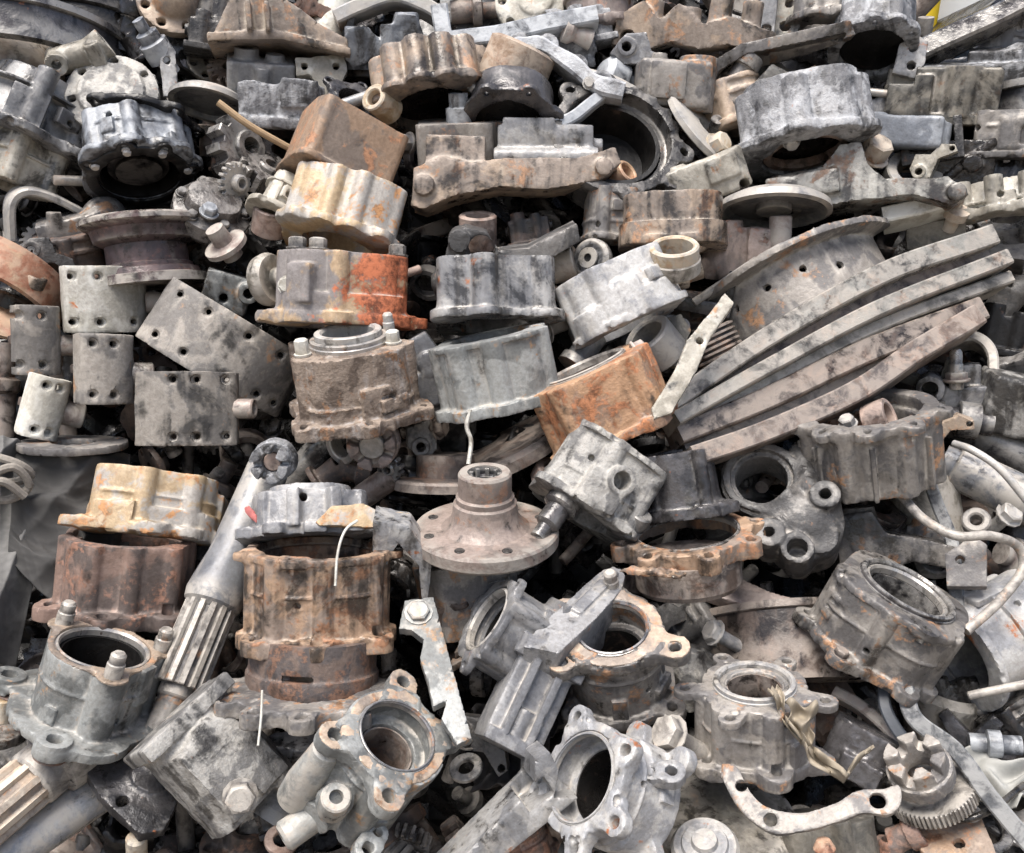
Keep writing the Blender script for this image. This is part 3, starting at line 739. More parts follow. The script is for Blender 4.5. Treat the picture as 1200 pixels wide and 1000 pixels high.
# ---- brake shoes
def pad_mesh(w, h, R, cols, rows, t=17, hr=3.5, seed=1):
    sag = R - math.sqrt(max(R * R - (w / 2) ** 2, 1))
    c = Cast((-w / 2 - 4, -6, -h / 2 - 4), (w / 2 + 4, sag + t + 8, h / 2 + 4), 1.7)
    c.cyl(0, R, R, -h / 2, h / 2, k=.5)
    c.cyl(0, R, R - t, -h, h, k=.5, cut=True)
    for sx in (-1, 1): c.box((sx * (w / 2 + 40), 0, 0), (40, 400, 400), k=1.5, cut=True, rd=1)
    c.box((0, sag + t + 46, 0), (400, 40, 400), k=.5, cut=True)
    for i in cols:
        for z in rows:
            c.cyl(i * w / 2, z * h / 2, hr, -20, sag + t + 20, k=.5, cut=True, axis='y'); c.cyl(i * w / 2, z * h / 2, hr * 1.7, -20, R - math.sqrt(R * R - (i * w / 2) ** 2) + 4, k=.5, cut=True, axis='y')
    return c.mesh(.1, rough=.5, seed=seed, wl=40)
def shoe(label, mt, px, py, dz, phi, eps, spin, w, h, R, cols, rows, tube_at=None, seed=1, web=True):
    o = M('brake_shoe', label, 'brake shoe', pad_mesh(w, h, R, cols, rows, seed=seed), mat(mt), px, py, dz, phi, eps, spin, group='brake shoes at the left side')
    sag = R - math.sqrt(max(R * R - (w / 2) ** 2, 1))
    if web:
        c = Cast((-w / 2 - 6, 4, -12), (w / 2 + 6, sag + 60, 12), 2.1); c.poly([(-w * .42, sag + 6), (w * .42, sag + 6), (w * .5, sag + 34), (0, sag + 50), (-w * .5, sag + 34)], -5, 5, k=1, plane='xy'); c.cyl(0, sag + 30, 9, -12, 12, k=.5, cut=True)
        part(o, 'web', c.mesh(), mat('brown'))
    if tube_at:
        x, y, z, r, l = tube_at
        part(o, 'pivot_tube', lathe(ringp(r, r * .55, -l, l), 24), mat('pink'), (x, y, z), (1, -.25, 0))
    return o
shoe('white curved brake shoe pad under the maroon spool', 'liningw', 131, 351, -45, 90, 0, 12, 94, 78, 54, (-.85, -.28, .55), (-.68, .68), (58, 24, -4, 13, 14), 1)
shoe('narrow brake shoe left of the white pad', 'lining', 49, 399, -40, 89, 0, 16, 50, 82, 32, (-.9, .05), (-.7, .7), (36, 22, -6, 13, 14), 2)
shoe('narrow brown banded brake shoe directly below the white pad', 'lining', 131, 433, -40, 89, 0, 18, 64, 83, 38, (-.6, .1), (-.72, .72), (42, 22, -4, 13, 14), 3)
shoe('tilted pale brake shoe below the narrow left one', 'liningw', 58, 480, -25, 76, 4, 20, 44, 74, 30, (-.4, .3), (-.72, .72), (34, 22, -2, 15, 14), 4)
shoe('long grey brake shoe slanting down to the right', 'lining', 264, 410, -28, 58, 2, 0, 192, 84, 120, (-.8, -.4, .15, .6, .85), (-.66, .66), None, 5)
shoe('olive grey brake shoe with diagonal stain below the long one', 'lining', 214, 479, -55, 90, 0, -10, 118, 88, 88, (-.2, .25, .8), (-.75, .78), (68, 26, 0, 12, 12), 6)
L('tie_rod_end', 'brown rod end at the left edge beside the narrow brake shoe', 'rod', 'brown', [(0, -50), (12, -50), (12, 0), (16, 4), (16, 16), (10, 20), (10, 60), (0, 60)], 6, 462, 30, 88, 0, seg=18)
L('tie_rod_end', 'short olive spigot behind the narrow left brake shoes', 'rod', 'olive', [(0, -24), (16, -24), (16, -6), (10, -4), (10, 24), (0, 24)], 16, 436, 70, 60, 20, seg=18)
M('backing_plate', 'worn tan plate lying edge-on below the brake shoes', 'plate', disc(60, 9, 3, 5, .8, bore=24), mat('gtan'), 86, 522, 10, 92, 8, 0)

# ---- the column of housings left of centre
H('gearbox_housing', 'tan rusty block housing tilted to the right, topmost of the left centre column', 'housing', 'orange', 402, 184, -30, 66, -20, 12, 57, 76,
  detail=0, n=5, bore=.72, boss=[228, 312], bossr=9, fb=dict(e=4, t=6, n=5), rough=.7, seed=11)
H('gearbox_housing', 'tan housing with grey patches under the tilted tan block', 'housing', 'yel', 406, 258, -30, 72, -22, -8, 60, 72,
  detail=0, n=4, bore=.72, boss=[215, 255, 285, 325], bossr=11, fb=dict(e=7, t=9, ears=[(230, 74, 11), (310, 78, 11)]), rough=.7, seed=12)
H('flanged_neck', 'cream flanged neck with rusty mouth left of the tan housings', 'flanged neck', 'cream', 330, 232, -30, 62, -25, 0, 22, 54, top=.8, bore=.72, fb=dict(e=12, t=7), rough=.5)
M('rust_cup', 'small dark rusty cup below the cream flanged neck', 'cup', lathe(ringp(22, 16, -16, 16), 26), mat('rust'), 318, 258, -20, 80, 25)
r = H('gearbox_housing', 'housing with tan grey left and orange red right side, in the left centre column', 'housing', 'halfred', 398, 343, -40, 87, -5, 6, 66, 80,
      detail=0, feat='s', n=5, bore=.72, boss=[208, 262, 325], bossr=13, fb=dict(e=6, t=12, n=5, ears=[(336, 94, 12), (205, 92, 11)]), pads=[dict(a=232, z=(-20, 24), w=15, out=8)], rough=.5, seed=13)
for x, y in ((-52, -40), (-30, -46), (60, -40)): B(r, x, y, 42, r=10, h=13, mt='gtan')
B(r, -62, -48, 0, (-.35, -1, 0), 9, 9, 'cream')
r = H('gearbox_housing', 'lumpy brown housing with bearing ring on top, below the orange red one', 'housing', 'mudtan', 415, 446, -55, 97, 17, 8, 62, 88,
      n=4, top=.96, bore=.58, boss=[205, 335, 140], bossr=13, fb=dict(e=10, t=14, n=3.2, ears=[(215, 84, 12), (270, 74, 12), (325, 84, 12)], hole=4), rough=2.2, seed=14)
RG(r, 46, 38, 9, 44); RG(r, 40, 30, 16, 44, 'pgrey', 'seal_ring')
B(r, -56, -22, 46, r=8, h=18, mt='cream'); B(r, 46, -28, 46, r=8, h=14, mt='cream'); S(r, 50, 10, 46, 7, 26)
c = Cast((-46, -40, -56), (46, 40, 50)); c.poly([(-30, -48), (40, -30), (36, 0), (6, 44), (-24, 30)], -26, 26, k=3); c.box((8, -20, -22), (36, 10, 20), k=4, rot=('y', -14)); c.cyl(10, 8, 14, -30, 30, k=4, axis='y')
M('wedge_bracket', 'grey wedge shaped bracket behind the lumpy brown housing', 'bracket', c.mesh(rough=.5), mat('grey'), 494, 432, -5, 92, 5, 0)

# ---- the column right of it
H('gearbox_housing', 'pale grey housing above the tilted weathered one at centre', 'housing', 'pgrey', 578, 348, -20, 91, -12, 6, 61, 70,
  detail=0, n=4, bore=.8, boss=[218, 255, 318], bossr=16, fb=dict(e=6, t=9, n=4, ears=[(330, 78, 10), (212, 74, 9)]), rough=.5, seed=21)
H('gearbox_housing', 'weathered blue grey housing tilted left, hanging over the splined hub', 'housing', 'green', 583, 434, -45, 102, 7, -8, 61, 84,
  detail=0, n=4, bore=.78, boss=[206, 240, 278, 335], bossr=14, fb=dict(e=7, t=12, n=3.5, ears=[(320, 76, 11)]), ft=dict(e=3, t=6, n=4), rough=1.1, seed=22)
r = H('gearbox_housing', 'orange rusted housing tilted left, right of the weathered one', 'housing', 'pitted', 702, 470, -50, 114, 9, 8, 68, 84,
      detail=0, n=3.4, bores=[(.66, -60, 60), (.74, 34, 60)], boss=[200, 232, 305, 340], bossr=13, fb=dict(e=5, t=10, n=3, ears=[(225, 78, 11), (300, 78, 11)]), rough=2.0, seed=23)
RG(r, 52, 46, 3, 42, 'gtan')
B(r, 60, -6, 36, (1, 0, 0), 10, 14, 'pink')
r = H('gearbox_housing', 'grey rusty housing tilted left above the orange one', 'housing', 'pgrey', 722, 352, -20, 116, -8, 10, 60, 72,
      detail=2, feat='s', n=4, bore=.74, boss=[208, 250, 325], bossr=12, fb=dict(e=4, t=8, n=4), pads=[dict(a=270, z=(-24, 10), w=22, out=6)], rough=.9, seed=24)
part(r, 'output_shaft', lathe([(0, -30), (20, -30), (20, 14), (15, 16), (15, 34), (0, 34)], 26), mat('tan'), (74, 8, 0), (1, 0, -.1))
part(r, 'pipe_stub', lathe([(0, -26), (15, -26), (15, 10), (19, 12), (19, 22), (0, 22)], 22), mat('grey'), (-62, -6, -40), (-.9, -.2, -.5))
c = Cast((-56, -40, -70), (120, 40, 40)); c.poly([(-46, -50), (-34, 6), (-14, 30), (10, 24), (22, 4), (56, 8), (108, 34), (112, 14), (60, -14), (20, -24), (-8, -60)], -24, 24, k=4)
c.cyl(-20, 16, 12, -34, 20, k=4, axis='y'); c.cyl(4, 6, 15, -40, 40, k=.8, cut=True, axis='y'); c.ball((-34, -20, -30), 18, k=8)
M('support_lever', 'grey support arm with oily black end reaching right, behind the pale grey housing', 'arm', c.mesh(rough=.8, seed=4), mat('sooty'), 560, 296, -40, 90, 6, 0, 1.05)
L('bushing', 'rusty bushing held in the fork of the oily support arm', 'bushing', 'rust', ringp(22, 14, -20, 20), 560, 272, 0, 90, 15)
# tan long arm
c = Cast((-128, -44, -44), (126, 44, 50), 2.2)
c.poly([(-118, -36), (-116, 6), (-84, 20), (-50, 14), (-10, 22), (70, 24), (112, 38), (120, 20), (96, 0), (40, -12), (-20, -12), (-70, -24), (-104, -40)], -30, 30, k=4)
c.box((-70, 0, 24), (34, 26, 22), k=5); c.cyl(-104, -14, 12, -40, 38, k=4, axis='y'); c.cyl(100, 14, 10, -38, 38, k=4, axis='y')
c.cyl(30, -70, 54, -50, 50, k=3, cut=True, axis='y')
M('suspension_link', 'long rusty tan arm across the upper centre', 'arm', c.mesh(rough=.7, seed=6), mat('tan'), 604, 214, -20, 88, -12, 0)
r = H('oil_pump', 'grey rusty pump body with upright cylinder behind the long rusty arm', 'pump', 'gtan', 540, 176, 10, 92, 6, 0, 48, 66, n=3.5, bore=0, bores=[], boss=[225, 300], bossr=13, rough=1.0, seed=25)
part(r, 'cylinder', lathe([(0, -20), (15, -20), (15, 18), (11, 20), (11, 34), (0, 34)], 24), mat('blue'), (0, -20, 30))
B(r, -58, -20, 12, (-.8, -.5, .2), 10, 12, 'steel')
c = Cast((-66, -40, -32), (70, 40, 34)); c.box((0, 6, 0), (54, 28, 22), k=3); c.cyl(-8, 8, 16, -56, 40, k=4, axis='x'); c.cyl(-20, -14, 11, -60, 60, k=4, axis='x'); c.box((-20, 0, 20), (30, 24, 10), k=3); c.cyl(0, 0, 9, 30, 66, k=4, axis='x')
M('oil_pump', 'pale grey pump body with horizontal cylinders above the long rusty arm', 'pump', c.mesh(rough=.5), mat('pgrey'), 640, 172, -30, 90, -6, 0)
# ================================================================== TOP CENTRE
r = H('engine_casting', 'tan casting with upright cylinders and dark arched mouth, upper centre left', 'casting', 'tan', 506, 104, -10, 98, -30, 4, 62, 56, detail=0,
      n=2.4, bore=.8, boss=[200, 228, 255, 283, 310, 338], bossr=14, fb=dict(e=5, t=7, ears=[(300, 68, 10), (330, 68, 10)]), rough=.7, seed=31)
B(r, 46, -46, -30, (0, -.3, -1), 8, 8, 'pgrey')
part(r, 'spigot', lathe(ringp(16, 9, -18, 18), 24), mat('yel'), (-60, -30, -30), (-.5, -.8, .1)); oily_shade(r, 51, -14, 20)
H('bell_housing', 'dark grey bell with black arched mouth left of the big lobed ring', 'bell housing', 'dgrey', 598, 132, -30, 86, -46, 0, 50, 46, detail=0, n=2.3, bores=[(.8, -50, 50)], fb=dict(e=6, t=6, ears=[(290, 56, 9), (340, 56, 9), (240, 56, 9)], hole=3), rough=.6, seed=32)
oily_shade(COL.objects[-1], 41, -16, 20)
L('curved_shell', 'orange rusted curved shell standing behind the dark grey bell', 'shell', 'orange', [(38, -34), (46, -34), (46, 30), (38, 34)], 600, 86, -20, 66, -5, 0, .95, a0=-150, a1=-20, seg=20)
L('plug_bolt', 'round pale plug left of the orange curved shell', 'plug', 'pgrey', [(0, -8), (11, -8), (13, 0), (11, 6), (6, 7), (5, 12), (0, 12)], 560, 71, -20, 60, 50, seg=18)
c = Cast((-70, -36, -44), (76, 36, 46)); c.poly([(-62, -10), (-58, 22), (-38, 26), (-18, 10), (0, 40), (22, 38), (34, 8), (68, -26), (60, -38), (22, -20), (-20, -6), (-50, -20)], -24, 24, k=4)
c.cyl(10, 0, 14, -20, 42, k=4); c.cyl(-46, -8, 14, -22, 24, k=4); c.cyl(-10, -16, 10, -10, 28, k=4)
M('engine_bracket', 'blue grey bracket casting with a round post, above the tan cylinders', 'bracket', c.mesh(rough=.8, seed=8), mat('blue'), 466, 60, 40, 88, 0, 0)
L('connecting_pipe', 'thin grey pipe left of the tan casting with cylinders', 'pipe', 'pipe', rod(7, -36, 36), 418, 118, -10, 18, 0, seg=14)
M('frame_rail', 'pale grey bent beam along the top edge, left of centre', 'beam', sweep(spline_pts([(-62, -12, 0), (-34, 0, 0), (6, 12, 0), (40, 2, 0), (66, -14, 0)]), rectp(16, 40, 2), up=(0, 0, 1)), mat('pgrey'), 456, 12, 20, 90, 74)
M('frame_rail', 'blue grey angled beam along the top edge at centre', 'beam', sweep([Vector(p) for p in ((-86, 26, 0), (-82, -2, 0), (-72, -14, 0), (-20, -8, 0), (40, 6, 0), (96, 16, 0))], rectp(20, 50, 2), up=(0, 0, 1)), mat('blue'), 602, 42, -10, 90, 66)
M('perforated_plate', 'grey perforated plate behind the blue grey beam', 'plate', flat([(-40, -30), (40, -30), (44, 20), (20, 34), (-40, 34)], 8, [(-20, 10, 7), (6, -2, 7), (24, -16, 7), (-26, -16, 5), (10, 22, 5)]), mat('grey'), 556, 18, 90, 90, 60)
M('cover_plate', 'cream flange with bolt holes at the top edge near the centre', 'cover plate', disc(48, 10, 9, 4.5, .82, 20, 4, seed=35), mat('cream'), 628, 2, 30, 95, 60)
L('pipe_elbow', 'dirty cream pipe stub at the top edge, left of the bent beam', 'pipe', 'cream', ringp(20, 13, -30, 26), 390, 16, 50, 70, -25)
c = Cast((-40, -36, -34), (44, 36, 34)); c.ball((0, 0, 0), 28, k=5, sq=(1.1, 1, 1)); c.box((10, -8, -12), (24, 20, 14), k=6); c.cyl(-14, 4, 10, -10, 32, k=4)
M('broken_casting', 'crusty blue grey lump right of the angled beam', 'casting', c.mesh(rough=2.0, wl=18, seed=5), mat('crust'), 662, 48, 20, 90, 0, 0)
L('bracket_stub', 'small pink grey stub on the crusty blue grey lump', 'stub', 'pink', [(0, -20), (12, -20), (9, 0), (14, 6), (14, 14), (0, 18)], 674, 40, -25, 160, 10, seg=18)
_f = frame(660, 100, -30, 90, 76)
r = M('bell_housing', 'broken bell housing with crusty arched rim and black inside, top centre', 'bell housing', sweep(spline_pts(local_pts(_f, [(596, 66), (614, 57), (640, 62), (672, 84), (700, 106), (730, 114)], -30)), rectp(19, 60, 3), up=(0, 0, 1), scale=lambda t: .75 + .35 * t + .08 * math.sin(23 * t)), mat('crust'), 660, 100, -30, 90, 76)
part(r, 'strut', sweep(spline_pts(local_pts(_f, [(712, 108), (690, 126), (668, 142), (640, 152)], -36)), rectp(13, 34, 2), up=(0, 0, 1)), mat('blue'))
adopt(r, L('shaded_inner_wall', '', '', 'deep', [(0, -50), (50, -46), (66, -20), (68, 6), (62, 6), (58, -18), (44, -38), (0, -42)], 652, 122, 40, 80, 50), 'shaded_inner_wall')  # near-black bowl: the bell's inner shade put into its colour
for q in ((610, 52, 16), (642, 54, 20), (676, 78, 22), (704, 96, 22)): part(r, 'lug', disc(13, 12, 0, bore=5.5), mat('crust'), local_pts(_f, [q], -30)[0])
for q in ((622, 60, 30), (690, 98, 34)): B(r, *local_pts(_f, [q], -30)[0], (0, 0, 1), 6, 6, 'pgrey')
M('bent_rod', 'thick grey bent rod joining the broken bell and the lobed ring', 'rod', tube([(-30, 10, 0), (0, 2, 8), (26, -10, 0)], 13), mat('pgrey'), 716, 104, -10, 90, 90)
r = H('bell_housing', 'big lobed ring flange with pale rim and dark rusty bore, upper right of centre', 'bell housing', 'sooty', 716, 178, -10, 70, 50, 0, 70, 54, detail=0,
      n=2, bores=[(.8, -50, 20), (.92, 10, 60)], ft=dict(e=6, t=12, ears=[(a, 80, 13) for a in (10, 45, 80, 115, 150, 195, 300, 340)], hole=5), rough=.6, seed=33)
part(r, 'oily_shade', lathe([(44, -24), (55, -24), (55, 14), (50, 14)], 40), mat('deep')); part(r, 'sleeve', lathe(ringp(15, 10, -16, 16), 24), mat('red'), (20, -26, -8), (.4, .3, .8)); oily_shade(r, 52, -26, -20)  # sleeve and floor darkened: bore shade put into the colour
L('half_shaft', 'blue grey shaft end between the arched rim and brown box casting', 'shaft', 'blue', [(0, -40), (18, -40), (18, 0), (22, 2), (22, 24), (14, 30), (0, 30)], 728, 98, 20, 150, 24, seg=24)
c = Cast((-52, -40, -36), (52, 40, 40)); c.box((-4, 0, 0), (42, 30, 26), k=2, rd=5); c.cyl(26, 0, 22, -28, 34, k=4); c.box((-14, -28, 2), (20, 8, 20), k=2); c.cyl(-20, 0, 9, 10, 36, k=4)
M('gearbox_housing', 'brown grey box casting below the rusty manifold', 'housing', c.mesh(rough=.6, seed=4), mat('gtan'), 790, 102, -5, 88, -8, 12)
c = Cast((-100, -40, -40), (100, 40, 46), 2.2)
c.poly([(-92, -20), (-88, 12), (-60, 30), (-40, 12), (-20, 30), (10, 10), (40, 20), (92, 6), (90, -14), (40, -10), (10, -18), (-20, -10), (-50, -22)], -26, 26, k=4)
for x, r_, z in ((-74, 13, 14), (-48, 11, 34), (-10, 17, 28), (28, 13, 42), (64, 12, 40)): c.cyl(x, -8, r_, -14, z, k=4)
c.cyl(-74, -10, 8, -50, 50, k=.6, cut=True, axis='y')
M('exhaust_manifold', 'rusty tan manifold with upright stubs along the top edge', 'manifold', c.mesh(rough=1.0, seed=3), mat('tan'), 812, 42, 0, 86, -8, 0)
L('upright_pipe', 'rusty pink pipe standing at the top edge above the manifold', 'pipe', 'pink', ringp(16, 10, -34, 34), 872, 8, 60, 92, -8)
M('drilled_bracket', 'cream drilled bracket at the top edge beside the rusty pink pipe', 'bracket', flat([(-18, -34), (16, -34), (20, 30), (-14, 34)], 10, [(0, -20, 6), (2, 6, 5)]), mat('cream'), 922, 12, 20, 90, 70)
M('drilled_bracket', 'grey drilled strip left of the cream bracket at the top', 'bracket', flat([(-10, -36), (10, -36), (10, 34), (-10, 34)], 12, [(0, -22, 6)]), mat('pgrey'), 900, 14, 10, 90, 70)
c = Cast((-90, -46, -52), (92, 46, 56), 2.2)
c.poly([(-84, -34), (-74, -6), (-40, 18), (20, 32), (76, 46), (84, 30), (40, 14), (-10, -2), (-40, -20), (-54, -42)], -32, 32, k=3); c.poly([(-70, -44), (-62, -14), (-34, 6), (24, 20), (74, 32), (60, 0), (10, -30), (-40, -60)], -40, 22, k=1, cut=True); c.cyl(-52, 6, 17, -50, 6, k=4); c.cyl(-52, 6, 11, -60, -24, k=.8, cut=True)
M('frame_rail', 'grey brown arched beam with a pipe socket, right of the rusty manifold', 'beam', c.mesh(rough=.6, seed=5), mat('gtan'), 908, 74, -10, 88, -4, 0)
L('clutch_disc', 'thin pale disc seen edge-on above the cream block', 'disc', 'pgrey', [(14, -3), (56, -5), (60, -3), (60, 3), (56, 5), (14, 4)], 826, 152, 10, 44, 14)
c = Cast((-54, -36, -32), (54, 36, 34)); c.box((0, 0, 0), (46, 28, 24), k=2, rd=4); c.box((18, -24, 6), (18, 8, 14), k=4); c.cyl(-30, -10, 12, -28, 28, k=4); c.cyl(36, -20, 6, -40, 40, k=.6, cut=True, axis='y')
M('gearbox_housing', 'cream block casting tilted left beside the big lobed ring', 'housing', c.mesh(rough=.7, seed=7), mat('cream'), 826, 212, -15, 112, 0, 10)
M('brass_nut', 'small pale nut above the cream block', 'nut', bolt_mesh(13, 16), mat('yel'), 838, 172, -20, 30, 30)

# ================================================================== TOP RIGHT
r = H('gearbox_housing', 'crusty light blue grey housing with dark red mouth below', 'housing', 'crust', 940, 148, -15, 103, -24, 6, 66, 74,
      detail=0, n=3.6, bore=.76, boss=[212, 262, 330], bossr=15, bossh=.9, fb=dict(e=5, t=8, n=3, ears=[(215, 70, 10), (325, 70, 10), (270, 66, 9)]), rough=1.6, seed=41)
part(r, 'seal', lathe(ringp(49, 40, -6, 6), 36), mat('rust'), (0, 0, -28)); oily_shade(r, 49, -20, 30)
B(r, -18, -40, -34, (0, -.4, -1), 8, 8, 'grey')
c = Cast((-120, -44, -44), (124, 44, 62), 2.2)
c.poly([(-110, -30), (-96, 8), (-40, 20), (-22, 46), (0, 48), (10, 22), (30, 6), (96, 8), (116, -12), (100, -24), (60, -12), (0, -20), (-50, -28), (-90, -40)], -30, 30, k=3)
c.cyl(-12, 0, 14, -20, 52, k=4); c.cyl(104, -10, 10, -36, 36, k=4, axis='y'); c.box((-60, -10, -4), (40, 30, 14), k=6, rot=('y', -10)); c.cyl(40, -70, 50, -50, 50, k=3, cut=True, axis='y')
M('suspension_link', 'long cream grey arm with upright post at the upper right', 'arm', c.mesh(rough=.6, seed=6), mat('spring'), 1004, 224, -15, 90, -16, 0)
M('hex_nut', 'rust stained nut under the crusty blue grey housing', 'nut', bolt_mesh(17, 22), mat('tan'), 1021, 183, -30, 60, 30)
L('bearing_race', 'grey bearing race behind the post of the cream grey arm', 'bearing', 'grey', ringp(32, 20, -14, 14), 1068, 208, 30, 70, 45)
L('brake_dish', 'grey shallow dish seen from below, above the big rusty band', 'dish', 'grey', [(0, 12), (50, 10), (64, 2), (66, -6), (60, -8), (50, 0), (20, 2), (20, -6), (0, -6)], 907, 243, -20, 92, -19)
L('stub_shaft', 'pinkish stub shaft standing under the grey dish', 'shaft', 'pink', rod(13, -26, 30), 914, 284, -20, 91, 0, seg=22)
c = Cast((-56, -36, -40), (56, 36, 42)); c.box((0, 6, -4), (44, 26, 30), k=4); c.cyl(-20, -8, 14, -30, 34, k=5); c.box((20, -16, 0), (18, 12, 26), k=5); c.ball((-34, -10, -14), 16, k=8)
M('carburettor', 'pinkish grey casting behind the rim of the big rusty band', 'casting', c.mesh(rough=1.0, seed=12), mat('pink'), 874, 294, 20, 88, 0, 0)
H('gearbox_housing', 'small brown grey housing left of the tan one below the lobed ring', 'housing', 'gtan', 716, 254, 0, 88, -8, 14, 30, 60, detail=1, n=4, bore=.6, boss=[240, 300], bossr=8, fb=dict(e=4, t=6), rough=.6, seed=42)
H('gearbox_housing', 'tan brown housing below the cream block casting', 'housing', 'tan', 788, 264, -20, 92, -10, 0, 57, 58, detail=0, feat='s', n=4, bore=.7, boss=[250, 290], bossr=7, fb=dict(e=6, t=8, n=3), rough=.8, seed=43)
r = L('bearing_cup', 'tan open bearing cup beneath the tan brown housing', 'bearing cup', 'yel', ringp(29, 22, -18, 18, 2), 790, 304, -85, 92, 26)
part(r, 'outer_band', lathe(ringp(31, 28, -16, 2), 36), mat('olive'))
r = L('round_cover', 'round grey slotted cap above the grey tilted housing', 'cap', 'grey', [(0, -10), (22, -10), (24, -4), (24, 4), (20, 8), (13, 8), (12, 12), (5, 12), (4, 8), (0, 8)], 694, 304, -30, 160, 60, seg=32)
L('stub_shaft', 'short tan cylinder left of the round slotted cap', 'shaft', 'tan', rod(20, -24, 24), 652, 312, -5, 15, 12)
c = Cast((-72, -40, -40), (74, 40, 42)); c.box((0, 0, 4), (62, 30, 28), k=2, rd=4); c.box((-34, -26, 0), (24, 12, 22), k=2); c.cyl(20, -24, 17, -24, 32, k=5); c.box((0, 0, -26), (66, 36, 6), k=2); c.box((-50, -30, 26), (20, 20, 14), k=1, cut=True)
M('gearbox_housing', 'olive grey stepped box housing at the upper right', 'housing', c.mesh(rough=.4, seed=14), mat('olive'), 1102, 116, -5, 89, -6, 0)
c = Cast((-50, -36, -26), (56, 36, 28)); c.box((0, 0, 0), (42, 26, 18), k=2, rd=4); c.cyl(-34, -12, 15, -18, 20, k=4); c.cyl(36, 0, 16, -16, 14, k=4)
M('gearbox_housing', 'dark blue grey casting under the olive stepped box', 'housing', c.mesh(rough=.6, seed=15), mat('blue'), 1058, 158, 0, 88, -10, 0)
L('tie_bolt', 'thin steel bolt beside the crusty housing at upper right', 'bolt', 'steel', rod(4.5, -26, 26), 1030, 109, -10, 174, 0, seg=12)
H('bell_housing', 'blue grey bell with deep black mouth at the top edge right', 'bell housing', 'crust', 1024, 38, -10, 94, -44, 0, 45, 62, detail=0, n=2.4, bore=.82, fb=dict(e=5, t=7, ears=[(215, 48, 9), (325, 48, 9), (270, 48, 9)], hole=3), boss=[230, 300], bossr=9, rough=.8, seed=44)
oily_shade(bpy.data.objects[-1] if False else COL.objects[-1], 35, -24, 22)
M('link_plate', 'grey link plate with two holes beside the black mouthed bell', 'link plate', flat([(-14, -24), (12, -26), (18, -6), (14, 18), (-2, 24), (-16, 10)], 12, [(0, 8, 5), (4, -12, 5)]), mat('pgrey'), 1067, 66, -30, 80, 70)
M('support_strut', 'dark grey thick lever slanting up to the top right corner', 'lever', sweep(spline_pts([(-66, -32, 0), (-20, -6, 0), (24, 18, 0), (52, 34, 0), (62, 24, 0)]), rectp(24, 40, 3), up=(0, 0, 1)), mat('dgrey'), 1138, 42, -20, 90, 64)
M('strut', 'brown tube leaning across the top edge right', 'tube', lathe(rod(11, -46, 46), 18), mat('brown'), 1076, 12, 40, 52, 0)
L('clamp_bolt', 'small grey stud standing behind the link plate', 'stud', 'gtan', [(0, -26), (14, -26), (14, -4), (9, -2), (9, 22), (0, 22)], 1082, 44, 40, 90, 10, seg=18)
c = Cast((-60, -40, -24), (62, 40, 26)); c.box((0, 0, -6), (56, 32, 11), k=2); c.box((20, 4, 8), (28, 22, 10), k=4); c.ball((44, 0, 10), 14, k=6)
M('mounting_plate', 'pale crusty mounting plate below the dark grey lever', 'plate', c.mesh(rough=1.3, seed=16), mat('crust'), 1142, 78, 0, 92, 6, 0)
H('gearbox_housing', 'grey housing with orange rust panel at the right edge', 'housing', 'gtan', 1186, 164, -15, 91, -10, 0, 40, 54, n=5, bore=.6, boss=[225, 300], bossr=8, fb=dict(e=5, t=7, n=5), pads=[dict(a=270, z=(-18, 20), w=14, out=4)], rough=.4, seed=45)
c = Cast((-44, -34, -36), (46, 34, 36)); c.box((0, 0, 0), (34, 26, 26), k=3); c.poly([(-36, -28), (30, 30), (34, 22), (-28, -34)], -30, 30, k=3); c.cyl(10, 0, 10, -34, 34, k=3, axis='y')
M('gearbox_housing', 'black oily block left of the rust panelled housing', 'housing', c.mesh(rough=1.4, seed=17), mat('grease'), 1128, 192, 15, 90, 0, 0)
H('bell_housing', 'cream casting with arched rim at the right edge', 'bell housing', 'cream', 1172, 240, -5, 100, -12, 0, 60, 44, n=2.4, top=.7, bore=.7, boss=[230, 265, 300], bossr=10, fb=dict(e=6, t=8, ears=[(235, 66, 9), (290, 66, 9)]), rough=.8, seed=46)
M('flat_bar', 'cream flat bar under the long cream grey arm', 'bar', sweep([Vector((-40, -10, 0)), Vector((0, 0, 0)), Vector((40, 14, 0))], rectp(20, 40, 2), up=(0, 0, 1)), mat('cream'), 1078, 250, -20, 90, 66)
L('brake_drum', 'dark drum edge with pale lip at the right edge', 'brake drum', 'dgrey', drum(56, 34, 8, 6), 1206, 122, 20, 98, -12)
c = Cast((-42, -30, -26), (42, 30, 30)); c.box((0, 0, -4), (32, 22, 16), k=2); c.cyl(-10, 0, 12, -10, 24, k=4); c.cyl(18, -14, 9, -18, 12, k=3)
M('valve_block', 'greenish cream valve block below the flat cream bar', 'casting', c.mesh(rough=.6, seed=18), mat('olive'), 1096, 268, 15, 96, 8, 0)
M('sheared_block', 'pale grey rectangular block beside the right ends of the long bands', 'block', flat([(-24, -14), (22, -20), (26, 12), (-20, 20)], 36), mat('gtan'), 1176, 296, 20, 90, 60)
L('bolt_cluster', 'rusty bolt under the cream casting with arched rim', 'bolt', 'tan', [(0, -16), (8, -16), (8, 0), (14, 2), (14, 12), (0, 14)], 1118, 256, -30, 70, 30, seg=12)
M('white_board', 'white flat panel far behind the pile at the top right corner', 'panel', flat([(-150, -120), (150, -120), (150, 120), (-150, 120)], 6, v=6, rough=0), plain('white_paint', (236, 236, 234), .5, noise=.04), 1110, -10, 480, 90, 90)
M('yellow_post', 'yellow post standing before the white panel, top right', 'post', lathe(rod(7, -60, 60), 18), plain('yellow_paint', (232, 196, 40), .5, noise=.1), 1099, -22, 440, 90, 0)

